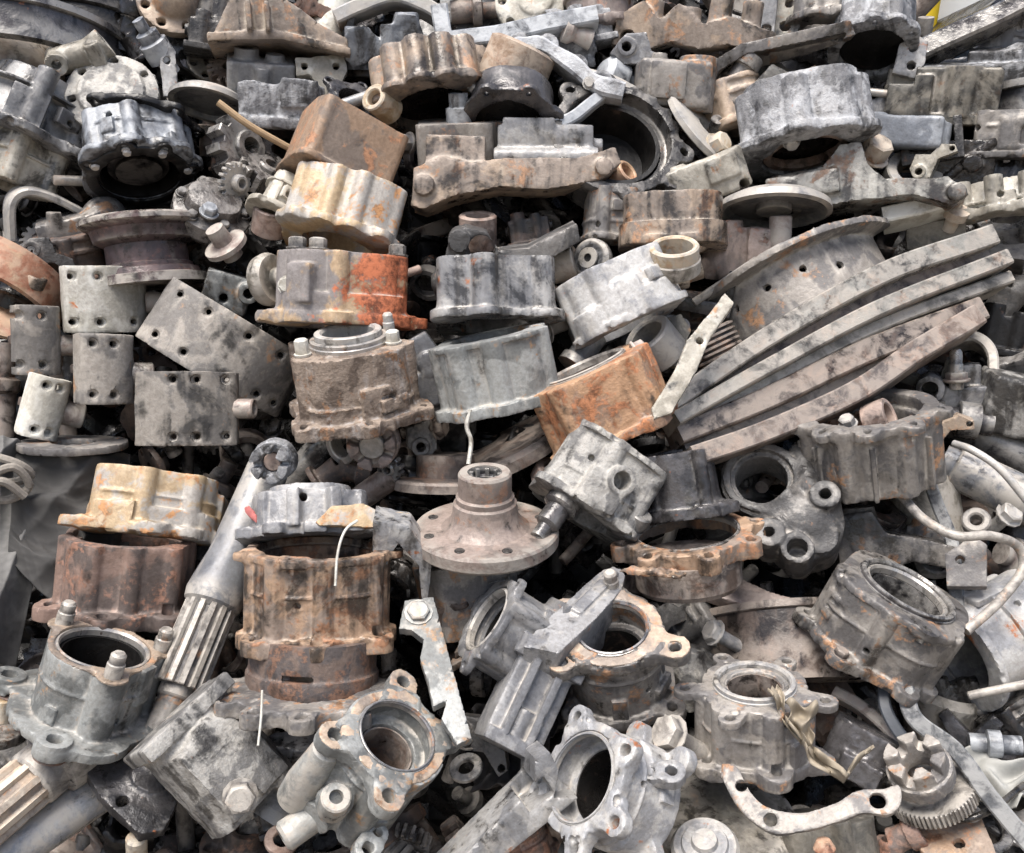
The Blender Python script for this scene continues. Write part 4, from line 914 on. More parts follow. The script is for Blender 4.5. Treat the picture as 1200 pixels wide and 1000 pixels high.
# ================================================================== RIGHT CENTRE
c = Cast((-132, -140, -58), (132, -10, 62), 2.2)
c.cyl(0, 0, 120, -50, 50, k=.5); c.cyl(0, 0, 146, 44, 53, k=2); c.cyl(0, 0, 110, -80, 80, k=.5, cut=True)
c.box((0, 60, 0), (300, 95, 300), k=1, cut=True, rd=1)
for a, z in ((-142, 10), (-122, 22), (-100, 22), (-78, 22), (-58, 10), (-132, -26), (-110, -24), (-88, -24), (-66, -26)): c.rodv(pol(100, a) + (z,), pol(150, a) + (z,), 4.2, k=.5, cut=True)
M('brake_band', 'big rusty curved brake band with rivet holes and rim, right of centre', 'brake band', c.mesh(.15, rough=.5, seed=51), mat('gtan'), 944, 376, 104, 119, -17, 0, .92)
def band(label, mt, pts, dz, w=22, d=60, lip=6, tp=.82):
    cx = sum(p[0] for p in pts) / len(pts); cy = sum(p[1] for p in pts) / len(pts)
    path = spline_pts(local_pts(frame(cx, cy, dz, 90, 82), pts, dz), 7)
    h = w / 2; e = d / 2
    prof = [(-h, -e), (h, -e), (h, -e + 4), (h - lip, -e + 7), (h - lip, e - 7), (h, e - 4), (h, e), (-h, e)] if lip == 6 else [(-h, -e), (h, -e), (h, e), (h - 4, e), (h - 5, e - 6), (-h + 5, e - 6), (-h + 4, e), (-h, e)] if lip else rectp(w, d, 2)
    return M('metal_band', label, 'band', sweep(path, prof, up=(0, 0, 1), scale=lambda t: tp + (1 - tp) * min(1, t * 1.6)), mat(mt), cx, cy, dz, 90, 82, group='long curved metal bands')
band('topmost long pale band, slanting up to the right', 'spring', [(780, 482), (900, 400), (1030, 328), (1148, 286)], -46, 25, 70, 0)
band('thin ledge band just under the topmost pale band', 'brown', [(784, 490), (900, 420), (1030, 350), (1142, 306)], -22, 14, 60, 0)
band('pale green long band, third from the top of the bundle', 'spring', [(786, 498), (900, 434), (1030, 366), (1166, 312)], -50, 19, 66, 0)
band('thin brown edged band under the pale green long band', 'olive', [(788, 505), (900, 450), (1030, 386), (1170, 334)], -30, 15, 60, 0)
band('dark brown long band, second from the bottom of the bundle', 'brown', [(790, 514), (900, 470), (1020, 414), (1138, 370)], -34, 28, 60, 0)
band('narrow dark band wedged above the lowest one', 'sooty', [(796, 526), (900, 488), (1000, 446), (1110, 392)], -14, 18, 50, 0)
band('lowest long band of the bundle, broad and browned', 'brown', [(806, 540), (900, 508), (1000, 464), (1070, 418), (1134, 380)], -58, 26, 62, 0, .85)
M('ribbed_hose', 'ribbed brown hose stub left of the long bands', 'hose', lathe([(0, -28)] + [q for i in range(9) for q in ((27, -28 + i * 6.2), (31, -26.5 + i * 6.2), (31, -24.5 + i * 6.2), (27, -23 + i * 6.2))] + [(0, 28)], 30), mat('brown'), 840, 412, 0, 116, 0)
M('lever_bar', 'long pale flat lever bar standing between the orange housing and bands', 'lever', flat([(-6, -80), (8, -66), (14, -10), (12, 30), (20, 78), (6, 84), (-4, 40), (-10, 16), (-8, -20), (-14, -70)], 22, [(3, 22, 4)], seed=4), mat('cream'), 806, 422, -125, 66, 72, 0, 1.06)
L('bearing_cup', 'grey ribbed bearing cup above the orange tilted housing', 'bearing cup', 'grey', ringp(30, 20, -20, 20, 2), 768, 404, 0, 130, 30)
M('flat_bracket', 'pale olive plate beside the grey ribbed cup', 'plate', flat([(-16, -34), (16, -30), (18, 20), (0, 36), (-14, 26)], 10), mat('olive'), 786, 400, 10, 70, 64)
M('clamp_arch', 'tan arched clamp at the right ends of the bands', 'clamp', sweep(spline_pts([(-28, 26, 0), (-4, 30, 0), (14, 10, 0), (16, -34, 0)]), rectp(12, 36, 2), up=(0, 0, 1)), mat('gtan'), 1146, 428, 0, 90, 70)
c = Cast((-44, -34, -34), (50, 34, 38)); c.box((6, 6, -12), (36, 24, 12), k=3); c.cyl(-20, 0, 16, -30, 20, k=4, axis='y'); c.cyl(-20, 0, 9, -40, 40, k=.6, cut=True, axis='y'); c.box((20, 8, 4), (14, 16, 20), k=3)
r = M('clutch_bracket', 'grey bracket with upright stud under the arched clamp', 'bracket', c.mesh(rough=.6, seed=19), mat('grey'), 1112, 452, 0, 92, 8, 0)
S(r, 8, -16, 4, 8, 40, 'steel'); B(r, 8, -16, 8, r=12, h=10, mt='pink')
c = Cast((-50, -40, -40), (56, 40, 42)); c.box((0, 0, 0), (40, 30, 34), k=3, rd=5, rot=('y', 12)); c.cyl(10, -26, 14, -30, 30, k=5)
M('gearbox_housing', 'dark block with pale worn top at the right edge, level with the bands', 'housing', c.mesh(rough=1.1, seed=20), mat('ash'), 1188, 474, -15, 84, 14, 20)
M('control_valve', 'dark grey valve body with fittings right of the bowl housing', 'valve', lathe([(0, -34), (14, -34), (14, -20), (22, -18), (22, 4), (14, 6), (14, 20), (18, 22), (18, 34), (0, 34)], 22), mat('dgrey'), 1126, 492, -10, 170, 12)
# ================================================================== LOWER LEFT
r = H('bearing_housing', 'grey green flanged housing with three studs, at the lower left corner', 'housing', 'green', 110, 800, -60, 80, 28, 0, 60, 88, v=1.9,
      n=2.2, bores=[(.78, -60, 60), (.88, 20, 60)], boss=[141, 18, -75], bossr=19, fb=dict(e=24, t=11, n=2, ears=[(159, 99, 20), (-104, 90, 20), (-16, 92, 20), (70, 92, 20)], hole=9, proud=8), rough=.5, seed=61)
for a in (141, 18, -75): S(r, *pol(66, a), 44, 10, 30, 'gtan')
RG(r, 54, 48, 3, 42)
part(r, 'top_gasket', disc(61, 3, 0, bore=53, ears=[(141, 66, 18), (18, 66, 18), (-75, 66, 18)]), mat('tan'), (0, 0, 44))
part(r, 'gasket', disc(78, 4, 0, bore=58, ears=[(159, 97, 19), (-104, 88, 19), (-16, 90, 19), (70, 90, 19)]), mat('rust'), (0, 0, -47))
oily_shade(r, 46, -40, 36)
H('gearbox_housing', 'red brown rusted housing standing on the grey green flanged one', 'housing', 'rust', 148, 672, 5, 88, 14, 0, 68, 92,
  detail=0, feat='', n=3.4, bores=[(.80, -60, 60), (.9, 36, 60)], boss=[200, 240, 275, 310, 345], bossr=12, fb=dict(e=8, t=16, n=2.6, ears=[(205, 84, 17), (255, 80, 16), (305, 82, 16), (350, 84, 15)], hole=6), rough=.7, seed=62)
H('gearbox_housing', 'yellow tan housing tilted on top of the red brown one', 'housing', 'yel', 180, 596, 10, 82, -7, 4, 66, 72,
  detail=1, feat='s', n=4, bore=.78, boss=[215, 255, 300], bossr=12, fb=dict(e=6, t=11, n=3.4, ears=[(205, 92, 14), (330, 86, 14), (270, 72, 12)]), pads=[dict(a=345, z=(-26, 22), w=22, out=12)], rough=.6, seed=63)
r = M('drive_shaft', 'long grey drive shaft with splined end slanting beside the stacked housings', 'drive shaft',
      lathe([(0, -30), (22, -30), (33, -20), (35, -8), (33, 8), (28, 40), (26, 160), (23, 164), (0, 164)], 36), mat('pipe'), 256, 690, -20, 70.5, -14)
part(r, 'spline', tooth_prism(25, 30, 14, -118, -8, 0, .55, .3), mat('gtan'))
part(r, 'shaft_end', lathe([(0, -172), (13, -172), (16, -168), (16, -132), (19, -128), (19, -116), (0, -116)], 26), mat('gtan'))
def castle_nut(label, mt, px, py, dz, phi, eps, ro=30, h=30, n=6, s=1.0, spin=0, collar=0):
    pts = []
    V = Cast((-ro - 6 - collar, -ro - 6 - collar, -h / 2 - 4), (ro + 6 + collar, ro + 6 + collar, h / 2 + 4), 1.6)
    V.cyl(0, 0, ro * 1.05, -h / 2, -h * .02, k=.5); V.cyl(0, 0, ro * .95, -h / 2, h / 2, k=1)
    if collar: V.cyl(0, 0, ro + collar, -h / 2, -h / 2 + 7, k=2)
    for i in range(n): V.box((*pol(ro, 360 * i / n), h * .36), (ro * .5, ro * .15, h * .26), k=.8, cut=True, rot=('z', 360 * i / n), rd=1)
    V.cyl(0, 0, ro * .5, -h, h, k=.6, cut=True)
    return M('castle_nut', label, 'castle nut', V.mesh(.1, rough=.7, seed=len(label)), mat(mt), px, py, dz, phi, eps, spin, s)
castle_nut('grey greasy castle nut with rusty bore at the head of the drive shaft', 'crust', 320, 541, -75, 215, 66, 29, 40, 6, .84)
part(COL.objects[-1], 'spindle', lathe(rod(13, -18, 4), 20), mat('rust'))
r = castle_nut('pinkish castle nut with stub below the lumpy brown housing', 'pink', 437, 520, -30, 250, 66, 30, 30, 6)
part(r, 'stub', lathe(rod(15, -20, 12), 22), mat('gtan'))
gear_thing('dark gear wheel in the gap right of the pinkish castle nut', 'black', 486, 492, 40, 260, 60, 32, 8, 20, 14, 8)
L('shaft_stub', 'dim grey shaft behind the castle nuts', 'shaft', 'dgrey', rod(18, -50, 50), 372, 530, 60, 50, 20, seg=22)
gear_thing('small dark link ring under the pinkish castle nut', 'dgrey', 458, 548, 10, 220, 55, 16, 10, 12, 8, 4)
L('shaft_stub', 'short brown stub in the gap below the pinkish castle nut', 'shaft', 'brown', rod(15, -26, 26), 440, 572, 30, 35, 10, seg=20)

# stack left of centre
c = Cast((-96, -70, -40), (116, 70, 44), 1.7)
c.sup(70, 58, 2.4, -26, 22, k=1, top=.94); c.sup(52, 42, 2.2, 10, 32, k=3, top=.9); c.sup(80, 64, 2.4, -30, -19, k=2)
for q in (200, 235, 270, 305, 340): c.seg(*pol(40, q), *pol(78, q), 12, -30, -18, k=6)
for q in (215, 250, 290, 325): c.box((*pol(62, q), 0), (7, 9, 22), k=3, rot=('z', q - 90))
c.box((70, -26, -24), (38, 20, 5), k=3); c.cyl(0, 0, 50, -60, 8, k=.6, cut=True); c.cyl(-12, 12, 5, -80, 0, k=.5, cut=True, axis='y')
r = M('top_cover', 'grey flanged cover with faint red paint and orange front edge, on the rust orange housing', 'cover', c.mesh(rough=.4, seed=64), mat('grey'), 364, 604, -45, 92, -9, 4)
part(r, 'front_lip', flat([(-34, -6), (-16, 12), (20, 14), (38, 4), (70, 2), (68, -12), (20, -14), (-30, -10)], 8), mat('yel'), (34, -72, -14), (0, -1, .12))
part(r, 'red_patch', flat([(-5, -18), (4, -8), (5, 12), (0, 17), (-4, 10)], 3, rough=1.2), plain('red_paint', (158, 92, 88), .75, noise=.35), (-67, -28, -2), (-.8, -.6, .05))
H('gearbox_housing', 'rust orange housing with deep black bore in the left centre stack', 'housing', 'orange', 372, 694, -60, 91, 13, 0, 76, 106,
  detail=1, n=3.0, bores=[(.84, -70, 70), (.92, 44, 70)], boss=[205, 235, 275, 320, 345], bossr=13, fb=dict(e=7, t=16, n=2.6, ears=[(225, 92, 17), (270, 88, 16), (318, 92, 17)], hole=7), ft=dict(e=6, t=8, n=2.4, ears=[(200, 86, 13), (250, 82, 12), (345, 88, 12)], hole=4), rough=1.1, seed=65)
c = Cast((-90, -90, -40), (90, 90, 42), 2.0); c.cyl(0, 0, 82, -34, 36, k=.5); c.cyl(0, 0, 68, -60, 60, k=.6, cut=True); c.seg(-20, -80, 8, -80, 0.1, -1, 1) if False else None
c.box((-18, -80, -6), (19, 16, 5.5), k=.5, cut=True); c.cyl(0, 0, 85, -34, -8, k=2); c.cyl(0, 0, 68, -60, 60, k=.6, cut=True)
r = M('slotted_drum', 'brown slotted drum under the rust orange housing', 'drum', c.mesh(rough=.4, seed=66), mat('brown'), 367, 776, -50, 90, 13, 0, .9)
M('lobed_flange', 'grey lobed flange plate under the brown slotted drum', 'flange', disc(92, 17, 0, bore=56, ears=[(a, 100, 15) for a in (200, 232, 264, 300, 335, 10, 60, 120, 160)], seed=67, rough=.6), mat('gtan'), 366, 816, -62, 91, 17, 0)
M('bent_wire', 'thin bent wire standing out of the black bore', 'wire', tube([(16, 0, 38), (2, -6, 26), (-6, -8, 0), (-8, -6, -38)], 1.6, n=6), mat('cream'), 402, 648, -150, 90, 0)
M('bent_wire', 'thin straight wire hanging in front of the lobed flange plate', 'wire', tube([(0, 0, 30), (1, -2, 0), (0, 0, -32)], 1.5, n=6), mat('cream'), 305, 840, -165, 90, 0)

c = Cast((-44, -34, -52), (44, 36, 54), 1.9); c.poly([(-36, 46), (6, 42), (36, 2), (38, -44), (30, -46), (22, -4), (-4, 22), (-12, 6), (-18, -40), (-28, -42)], -24, 24, k=2)
c.poly([(-34, 44), (4, 40), (32, 4), (22, -2), (-2, 20), (-14, 26)], 0, 30, k=2)
M('channel_bracket', 'grey channel bracket with square end, right of the rust orange housing', 'bracket', c.mesh(rough=.3), mat('pgrey'), 470, 648, -70, 84, 24, 0)
c = [(-28, 82), (6, 86), (16, 40), (44, -82), (28, -88), (12, -60), (18, -40), (4, -46), (-2, -18), (-10, 10), (-6, 32), (-20, 44), (-34, 46)]
r = M('white_bracket', 'long chipped whitish bracket plate with a bolt, beside the slotted drum', 'bracket', flat([(x * 1.05, y * 1.1) for x, y in c], 14, [], seed=6, rough=.5, k=2), mat('green'), 503, 784, -95, 92, 62, 0)
B(r, -12, 72, 7, r=14, h=8, mt='green')
r = L('flanged_hub', 'round flanged hub with splined neck, centre of the pile', 'hub', 'hub',
      [(20, 70), (29, 70), (31, 67), (31, 42), (34, 40), (34, 34), (37, 32), (39, 16), (46, 6), (52, 1.5), (84, 0), (86, -3), (86, -16), (82, -20), (26, -20), (22, -10), (22, 40)], 569, 618, -60, 91, 25, seg=64)
for i in range(8): part(r, 'hole_shade_disc', lathe(rod(6, -3, .8, .3), 16), mat('black'), (*pol(69, i * 45 + 20), .9))  # black disc on the flange: shade of a hole put into colour
part(r, 'splined_bore', tooth_prism(20, 15, 10, 20, 69, 0, .5, .2) if False else lathe([(14, 20), (22, 20), (22, 68), (19, 69), (18, 60), (14, 58)], 30), mat('dgrey'))
for i in range(9): part(r, 'spline_tooth', cached('stooth', lambda: prism([(-2.2, -3), (2.2, -3), (2.2, 3), (-2.2, 3)], -18, 24, 0, .5)), mat('dgrey'), (*pol(17.5, i * 40), 44), (0, 0, 1), i * 40 + 90)
H('bell_housing', 'rusty grey bell under the round flanged hub', 'bell housing', 'gtan', 548, 694, 20, 100, 12, 0, 54, 84, n=2.4, top=1.1, bore=.6, boss=[240, 290], bossr=9, rough=.7, seed=68)
L('clutch_disc', 'tan brown disc edge-on left of the splined neck', 'disc', 'brown', [(0, 20), (34, 20), (34, -6), (60, -8), (62, -11), (62, -20), (0, -20)], 522, 552, 40, 90, 6)
L('clutch_disc', 'dark brown curved disc behind the splined neck', 'disc', 'brown', [(0, 6), (74, 6), (80, 0), (80, -12), (0, -12)], 604, 520, 50, 118, 12)
M('twisted_wire', 'twisted pale wire hanging down onto the splined neck', 'wire', tube([(2, 0, 34), (-2, 0, 14), (3, 0, -4), (0, -4, -30)], 2.6, n=6), mat('cream'), 549, 514, -75, 90, 0)

# ================================================================== LOWER CENTRE
r = H('pump_housing', 'large grey pump housing with round bore and rusty bolt ears, lower left of centre', 'pump housing', 'green', 440, 898, -75, 55, 50, 0, 57, 120,
      n=2, bores=[(.60, -70, 90), (.82, 34, 90)], ft=dict(e=6, t=16, k=16, ears=[(222, 76, 18), (293, 78, 18), (47, 74, 18), (113, 80, 18)], hole=8), boss=[222, 293], bossr=17,
      extra=lambda c: (c.sup(52, 50, 2.2, -60, 30, k=8), c.rodv((-20, -60, -20), (-10, -74, 10), 17, k=7), c.rodv((-20, -40, -50), (-24, -66, -54), 22, k=8)), rough=.6, seed=71)
RG(r, 48, 44, 3, 61); oily_shade(r, 33, -55, 30, 'brown')
part(r, 'face_gasket', disc(60, 3, 0, bore=48, ears=[(222, 76, 18), (293, 78, 18), (47, 74, 18), (113, 80, 18)]), mat('tan'), (0, 0, 60.5))
part(r, 'ear_boss', lathe([(0, -100), (14, -100), (22, -90), (23, -60), (17, 10), (0, 30)], 26), mat('green'), (*pol(74, 222), 24))
part(r, 'pipe_boss', lathe([(9, -26), (15, -26), (18, -20), (18, 22), (14, 26), (9, 26)], 26), mat('green'), (-30, -66, -74), (-.3, -.7, -.4))
part(r, 'pipe_boss', lathe([(8, -26), (15, -26), (17, -20), (17, 12), (15, 14), (8, 14)], 26), mat('green'), (-14, -76, 6), (-.1, -.3, .95))
part(r, 'lower_ear', disc(16, 16, 0, bore=7, ears=[(90, 22, 13)]), mat('green'), (46, -70, -36), (0, -.1, 1))
c = Cast((-60, -50, -84), (64, 54, 90), 2.0)
c.sup(56, 46, 3.5, -66, 60, k=1); c.box((0, 0, 62), (62, 50, 9), k=3); c.box((-4, -40, -6), (36, 16, 40), k=8); c.cyl(20, -44, 22, -60, 10, k=8, axis='z'); c.cyl(-30, -40, 14, -60, 40, k=6); c.ball((0, -46, 24), 24, k=10)
c.cyl(30, -40, 13, -76, -50, k=4)
r = M('pump_housing', 'filthy grey pump block with caked grease, lower left', 'pump housing', c.mesh(rough=.9, wl=22, seed=72), mat('ash'), 252, 890, -65, 136, 8, 14)
B(r, -22, -62, -40, (-.4, -.9, 0), 16, 18, 'gtan', name='hex_plug')
c = Cast((-64, -66, -14), (64, 66, 14), 1.9); c.poly([(-52, 44), (-30, 60), (40, 56), (52, 0), (36, -52), (10, -58), (-40, -10), (-56, 16)], -8, 8, k=.5, plane='xy'); c.cyl(-14, -18, 7, -30, 30, k=.6, cut=True); c.cyl(16, 16, 24, 0, 12, k=6)
M('mounting_plate', 'dark grey mounting plate with a hole under the filthy pump block', 'plate', c.mesh(rough=1.0, seed=73), mat('dgrey'), 160, 926, -35, 90, 62, 0)
r = M('axle_shaft', 'rusty splined axle end in the lower left corner', 'axle', lathe([(0, -20), (32, -20), (35, -16), (35, 6), (42, 10), (44, 20), (44, 46), (38, 52), (0, 52)], 36), mat('gtan'), 52, 902, -60, 45, -16)
part(r, 'spline', tooth_prism(27, 33, 10, -130, -16, 0, .5, .3), mat('tan'))
L('pipe', 'smooth blue grey pipe in the bottom left corner', 'pipe', 'pipe', rod(27, -110, 70, 2), 52, 970, -30, 38, -8, seg=36)
M('flange_corner', 'tan flange corner with bolt at the left edge beside the grey green housing', 'flange', disc(26, 12, 0, bore=8, ears=[(0, 24, 10)]), mat('gtan'), -6, 862, -20, 90, 30)
L('stud_bolt', 'pale stud with orange collar at the left edge', 'stud', 'yel', [(0, -34), (12, -34), (14, -10), (10, -8), (10, 20), (6, 26), (0, 26)], 4, 812, -20, 92, 10, seg=18)
L('shaft_stub', 'tan round end at the bottom edge under the mounting plate', 'shaft', 'yel', rod(12, -20, 14, 3), 160, 990, -20, 100, 50, seg=20)
L('shaft_stub', 'blue grey stub behind the large pump housing', 'shaft', 'blue', [(0, -40), (20, -40), (20, -6), (16, -4), (16, 30), (0, 30)], 338, 925, -10, 60, 0, seg=24)
M('clamp_lug', 'grey rounded lug above the large pump housing', 'lug', disc(20, 22, 0, ears=[(180, 26, 14)]), mat('grey'), 352, 876, -40, 90, 40)

r = H('lever_housing', 'smooth grey forked casting with slanted oval bore, bottom centre', 'housing', 'grey', 606, 748, -55, 148, 22, 0, 50, 92, n=2.2, v=1.9,
      bores=[(.74, -40, 60), (.86, 26, 60)], ft=dict(e=4, t=8, ears=[(200, 60, 10), (330, 58, 9), (80, 58, 9)], hole=4), boss=[230, 300], bossr=12,
      extra=lambda c: (c.box((30, -10, -34), (34, 30, 18), k=8),), rough=.4, seed=74)
RG(r, 42, 36, 3, 42, 'pgrey'); oily_shade(r, 36, -36, 24); lever = r
c = Cast((-66, -92, -48), (72, 106, 32), 1.7)
c.poly([(-34, -64), (-24, -30), (14, 56), (30, 90), (40, 98), (50, 97), (58, 86), (58, 60), (36, 0), (6, -64)], -44, 26, k=1, plane='xy'); c.poly([(-62, 30), (-50, 34), (-2, 8), (0, -64), (-34, -64), (-56, -20)], -44, 4, k=3, plane='xy'); c.box((26, 40, 24), (8, 40, 6), k=2, rot=('z', -22)); c.cyl(44, 84, 6, -60, 60, k=.6, cut=True)
adopt(lever, M('fork', '', '', c.mesh(rough=.2, seed=75), mat('grey'), 660, 738, -70, 84, 44, -8), 'fork')
c = Cast((-48, -40, -66), (50, 40, 62), 1.8); c.box((0, 0, -4), (32, 26, 52), k=1, rd=4); c.box((0, 0, 40), (40, 32, 12), k=3, rd=2); c.box((-14, -26, -10), (4, 10, 46), k=2, rd=1); c.box((14, -26, -10), (4, 10, 46), k=2, rd=1); c.cyl(0, -22, 12, -60, -20, k=3); c.box((6, -8, -56), (38, 28, 7), k=2)
adopt(lever, M('leg', '', '', c.mesh(rough=.3, seed=76), mat('grey'), 620, 812, -62, 64, -6, 14, 1.1), 'foot')
r = H('bearing_housing', 'bearing housing with black bore and tan face, below the orange ring', 'bearing housing', 'gtan', 722, 772, -50, 96, 48, 0, 56, 100, n=2.2,
      bores=[(.60, -50, 70), (.74, 16, 70)], ft=dict(e=2, t=14, k=14, ears=[(215, 74, 15), (330, 76, 17), (85, 66, 14), (140, 66, 14)], hole=6), fb=dict(e=10, t=14, ears=[(320, 74, 16), (215, 70, 14)], hole=6), rough=.5, seed=77)
S(r, *pol(64, 85), 48, 9, 30, 'gtan'); RG(r, 43, 38, 3, 51, 'steel'); oily_shade(r, 33, -30, 14)
part(r, 'face_gasket', disc(57, 3, 0, bore=43, ears=[(215, 74, 15), (330, 76, 17), (85, 66, 14), (140, 66, 14)]), mat('tan'), (0, 0, 50.5))
r = H('pump_housing', 'large pale grey housing with slanted bore and four lugs, bottom centre', 'pump housing', 'pgrey', 716, 926, -85, 158, 44, 0, 62, 100, n=2.2,
      bores=[(.70, -60, 60), (.86, 16, 60)], ft=dict(e=3, t=14, k=14, ears=[(35, 76, 15), (118, 74, 15), (200, 76, 15), (248, 78, 15), (310, 70, 14)], hole=7),
      extra=lambda c: (c.sup(64, 58, 3, -44, 0, k=8), c.seg(0, 0, 60, -58, 16, -44, -28, k=6), c.seg(0, 0, -60, -66, 16, -44, -28, k=6), c.seg(0, 0, 72, 20, 16, -44, -26, k=6)), rough=.5, seed=78)
RG(r, 53, 49, 2, 50, 'pgrey'); oily_shade(r, 43, -40, 14)
M('lug_ring', 'grey lug with a hole on the right of the large pale housing', 'lug', disc(17, 14, 0, bore=7, ears=[(180, 24, 12)]), mat('pgrey'), 787, 908, -125, 90, 50)
c = Cast((-104, -44, -44), (106, 44, 46), 2.1); c.poly([(-96, -16), (60, 4), (78, 30), (96, 26), (92, -2), (70, -22), (96, -40), (-90, -40)], -34, 34, k=2); c.box((56, -14, -6), (18, 40, 12), k=1, cut=True)
M('angle_bracket', 'pale angular beam with notch at the bottom edge', 'beam', c.mesh(rough=.4, seed=79), mat('pgrey'), 572, 952, -70, 126, 22, 0)
M('rag', 'crumpled black oily rag between the grey leg and pump housings', 'rag', None, None, 0, 0) if False else None

# ---- orange ring stack
r = M('lobed_ring', 'orange rusted lobed ring with wide bore, right of the flanged hub', 'ring flange', disc(74, 20, 0, bore=61, ears=[(a, 80, 12) for a in (195, 235, 285, 330, 10, 70, 120)], seed=81, rough=.35, v=1.6), mat('orange'), 806, 632, -45, 95, 22, 0)
RG(r, 63, 58, 3, 8, 'gtan', 'lip')
L('spacer_ring', 'dark brown ring base below the orange lobed ring', 'ring', 'brown', [(44, -20), (58, -20), (62, -14), (62, 18), (44, 18)], 806, 668, -40, 94, 18)
M('rust_flake', 'curled orange rust flake hanging under the lobed ring', 'rust flake', flat([(-40, 8), (-6, 14), (30, 10), (38, -4), (26, -14), (0, -2)], 5, rough=2.0, k=1), mat('orange'), 766, 672, -105, 90, 30)
H('rust_cup', 'dark crusted grey cup standing over the orange lobed ring', 'cup', 'dgrey', 802, 566, -35, 98, 5, 0, 40, 76, detail=0, n=3, top=.92, bore=.76, boss=[215, 300], bossr=8, fb=dict(e=7, t=12, n=2.4, ears=[(330, 52, 12), (200, 50, 10)]), rough=1.8, seed=82)
L('oil_plug', 'dark round plug left of the crusted grey cup', 'plug', 'dgrey', rod(14, -10, 10), 748, 610, -60, 60, 30, seg=20)
r = H('gearbox_housing', 'cracked pale housing tilted under the orange rusted one', 'housing', 'ash', 698, 566, -40, 58, -14, 10, 56, 86, detail=1, feat='p', pa=280, n=4, bore=.72, boss=[215, 260, 320], bossr=13, fb=dict(e=6, t=9, n=3.5), ft=dict(e=6, t=8), pads=[dict(a=270, z=(-40, 0), w=24, out=12)], rough=1.0, seed=83)
part(r, 'drain_plug', lathe([(0, -20), (20, -20), (20, 4), (14, 8), (14, 30), (9, 34), (9, 50), (0, 50)], 22), mat('dgrey'), (-26, -34, -52), (-.1, -.25, -1))

# ---- dark pump body right
c = Cast((-84, -84, -44), (84, 86, 50), 1.9)
c.cyl(-24, 34, 48, -30, 20, k=1); c.cyl(-24, 34, 44, 0, 26, k=2); c.cyl(20, -20, 44, -36, 10, k=12); c.ball((16, -14, 8), 38, k=12, sq=(1.2, 1, .8))
c.cyl(46, 4, 17, -20, 42, k=6); c.cyl(-16, -40, 17, -20, 36, k=6); c.cyl(14, -58, 18, -20, 34, k=6); c.rodv((20, 74, 10), (30, 20, 24), 12, 12, k=6, cap=True); c.ball((0, 8, 26), 16, k=10); c.cyl(40, -40, 18, -30, 20, k=8)
c.cyl(-24, 34, 30, -60, 60, k=1, cut=True); c.cyl(-24, 34, 36, 18, 60, k=1, cut=True)
for x, y, q in ((46, 4, 6), (-16, -40, 6), (14, -58, 11)): c.cyl(x, y, q, 6, 60, k=.8, cut=True)
M('oil_pump', 'dark greasy pump body with black round bore, under the long bands', 'pump', c.mesh(rough=.8, seed=84), mat('sooty'), 918, 600, -35, 90, 66, 0)
r = H('bowl_housing', 'brown bowl housing with wavy pale rim and red inside, right', 'housing', 'gtan', 1018, 520, -60, 95, 20, 0, 72, 84, detail=0, feat='r', n=2.3, top=1.04, bores=[(.78, -24, 60), (.86, 26, 60)], boss=[210, 250, 300, 340], bossr=14,
      ft=dict(e=7, t=9, n=2.2, ears=[(200, 82, 12), (235, 82, 12), (270, 80, 12), (305, 82, 12), (345, 82, 12), (90, 80, 12)], hole=4), rough=.6, seed=85)
part(r, 'sleeve', lathe(ringp(22, 15, -14, 14), 26), mat('rust'), (14, 14, 24), (.8, -.2, .3))
part(r, 'inner_gear', tooth_prism(30, 38, 16, -8, 8, 12), mat('red'), (-14, 10, 12), (.1, -.2, 1))
B(r, -20, -14, 30, (-.2, -.4, 1), 9, 12, 'pgrey')
r = H('gearbox_housing', 'grey brown housing with slanted seal ring, lower right', 'housing', 'gtan', 1040, 728, -60, 56, 23, 0, 70, 86, n=3.6, v=1.9, bores=[(.66, -60, 60)], boss=[205, 335, 270], bossr=13,
      fb=dict(e=6, t=13, n=2.8, ears=[(205, 86, 14), (255, 84, 14), (310, 86, 14)], hole=5), ft=dict(e=3, t=8, n=3.4, ears=[(215, 76, 11), (300, 76, 11)], hole=4), rough=.6, seed=86)
B(r, *pol(86, 255), -31, r=8, h=9, mt='brown'); RG(r, 58, 50, 7, 43, 'dgrey'); RG(r, 50, 44, 3, 43, 'steel', 'seal_ring'); oily_shade(r, 45, -40, 36, 'dgrey')
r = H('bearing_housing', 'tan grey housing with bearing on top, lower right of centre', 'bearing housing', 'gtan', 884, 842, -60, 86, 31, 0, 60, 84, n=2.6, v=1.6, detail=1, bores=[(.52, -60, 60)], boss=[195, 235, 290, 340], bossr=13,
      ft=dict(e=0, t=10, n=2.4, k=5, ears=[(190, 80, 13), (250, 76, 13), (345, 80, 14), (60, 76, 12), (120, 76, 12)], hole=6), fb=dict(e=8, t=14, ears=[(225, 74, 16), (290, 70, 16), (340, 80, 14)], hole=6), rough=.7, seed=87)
RG(r, 48, 40, 8, 42, 'pgrey'); RG(r, 40, 32, 2, 42, 'steel', 'seal_ring'); oily_shade(r, 32, -40, 40, 'brown')
r = M('hex_bolt', 'tan rusted bolt lying left of the tan grey bearing housing', 'bolt', bolt_mesh(20, 16, 70, 12), mat('gtan'), 786, 862, -80, 150, 45)
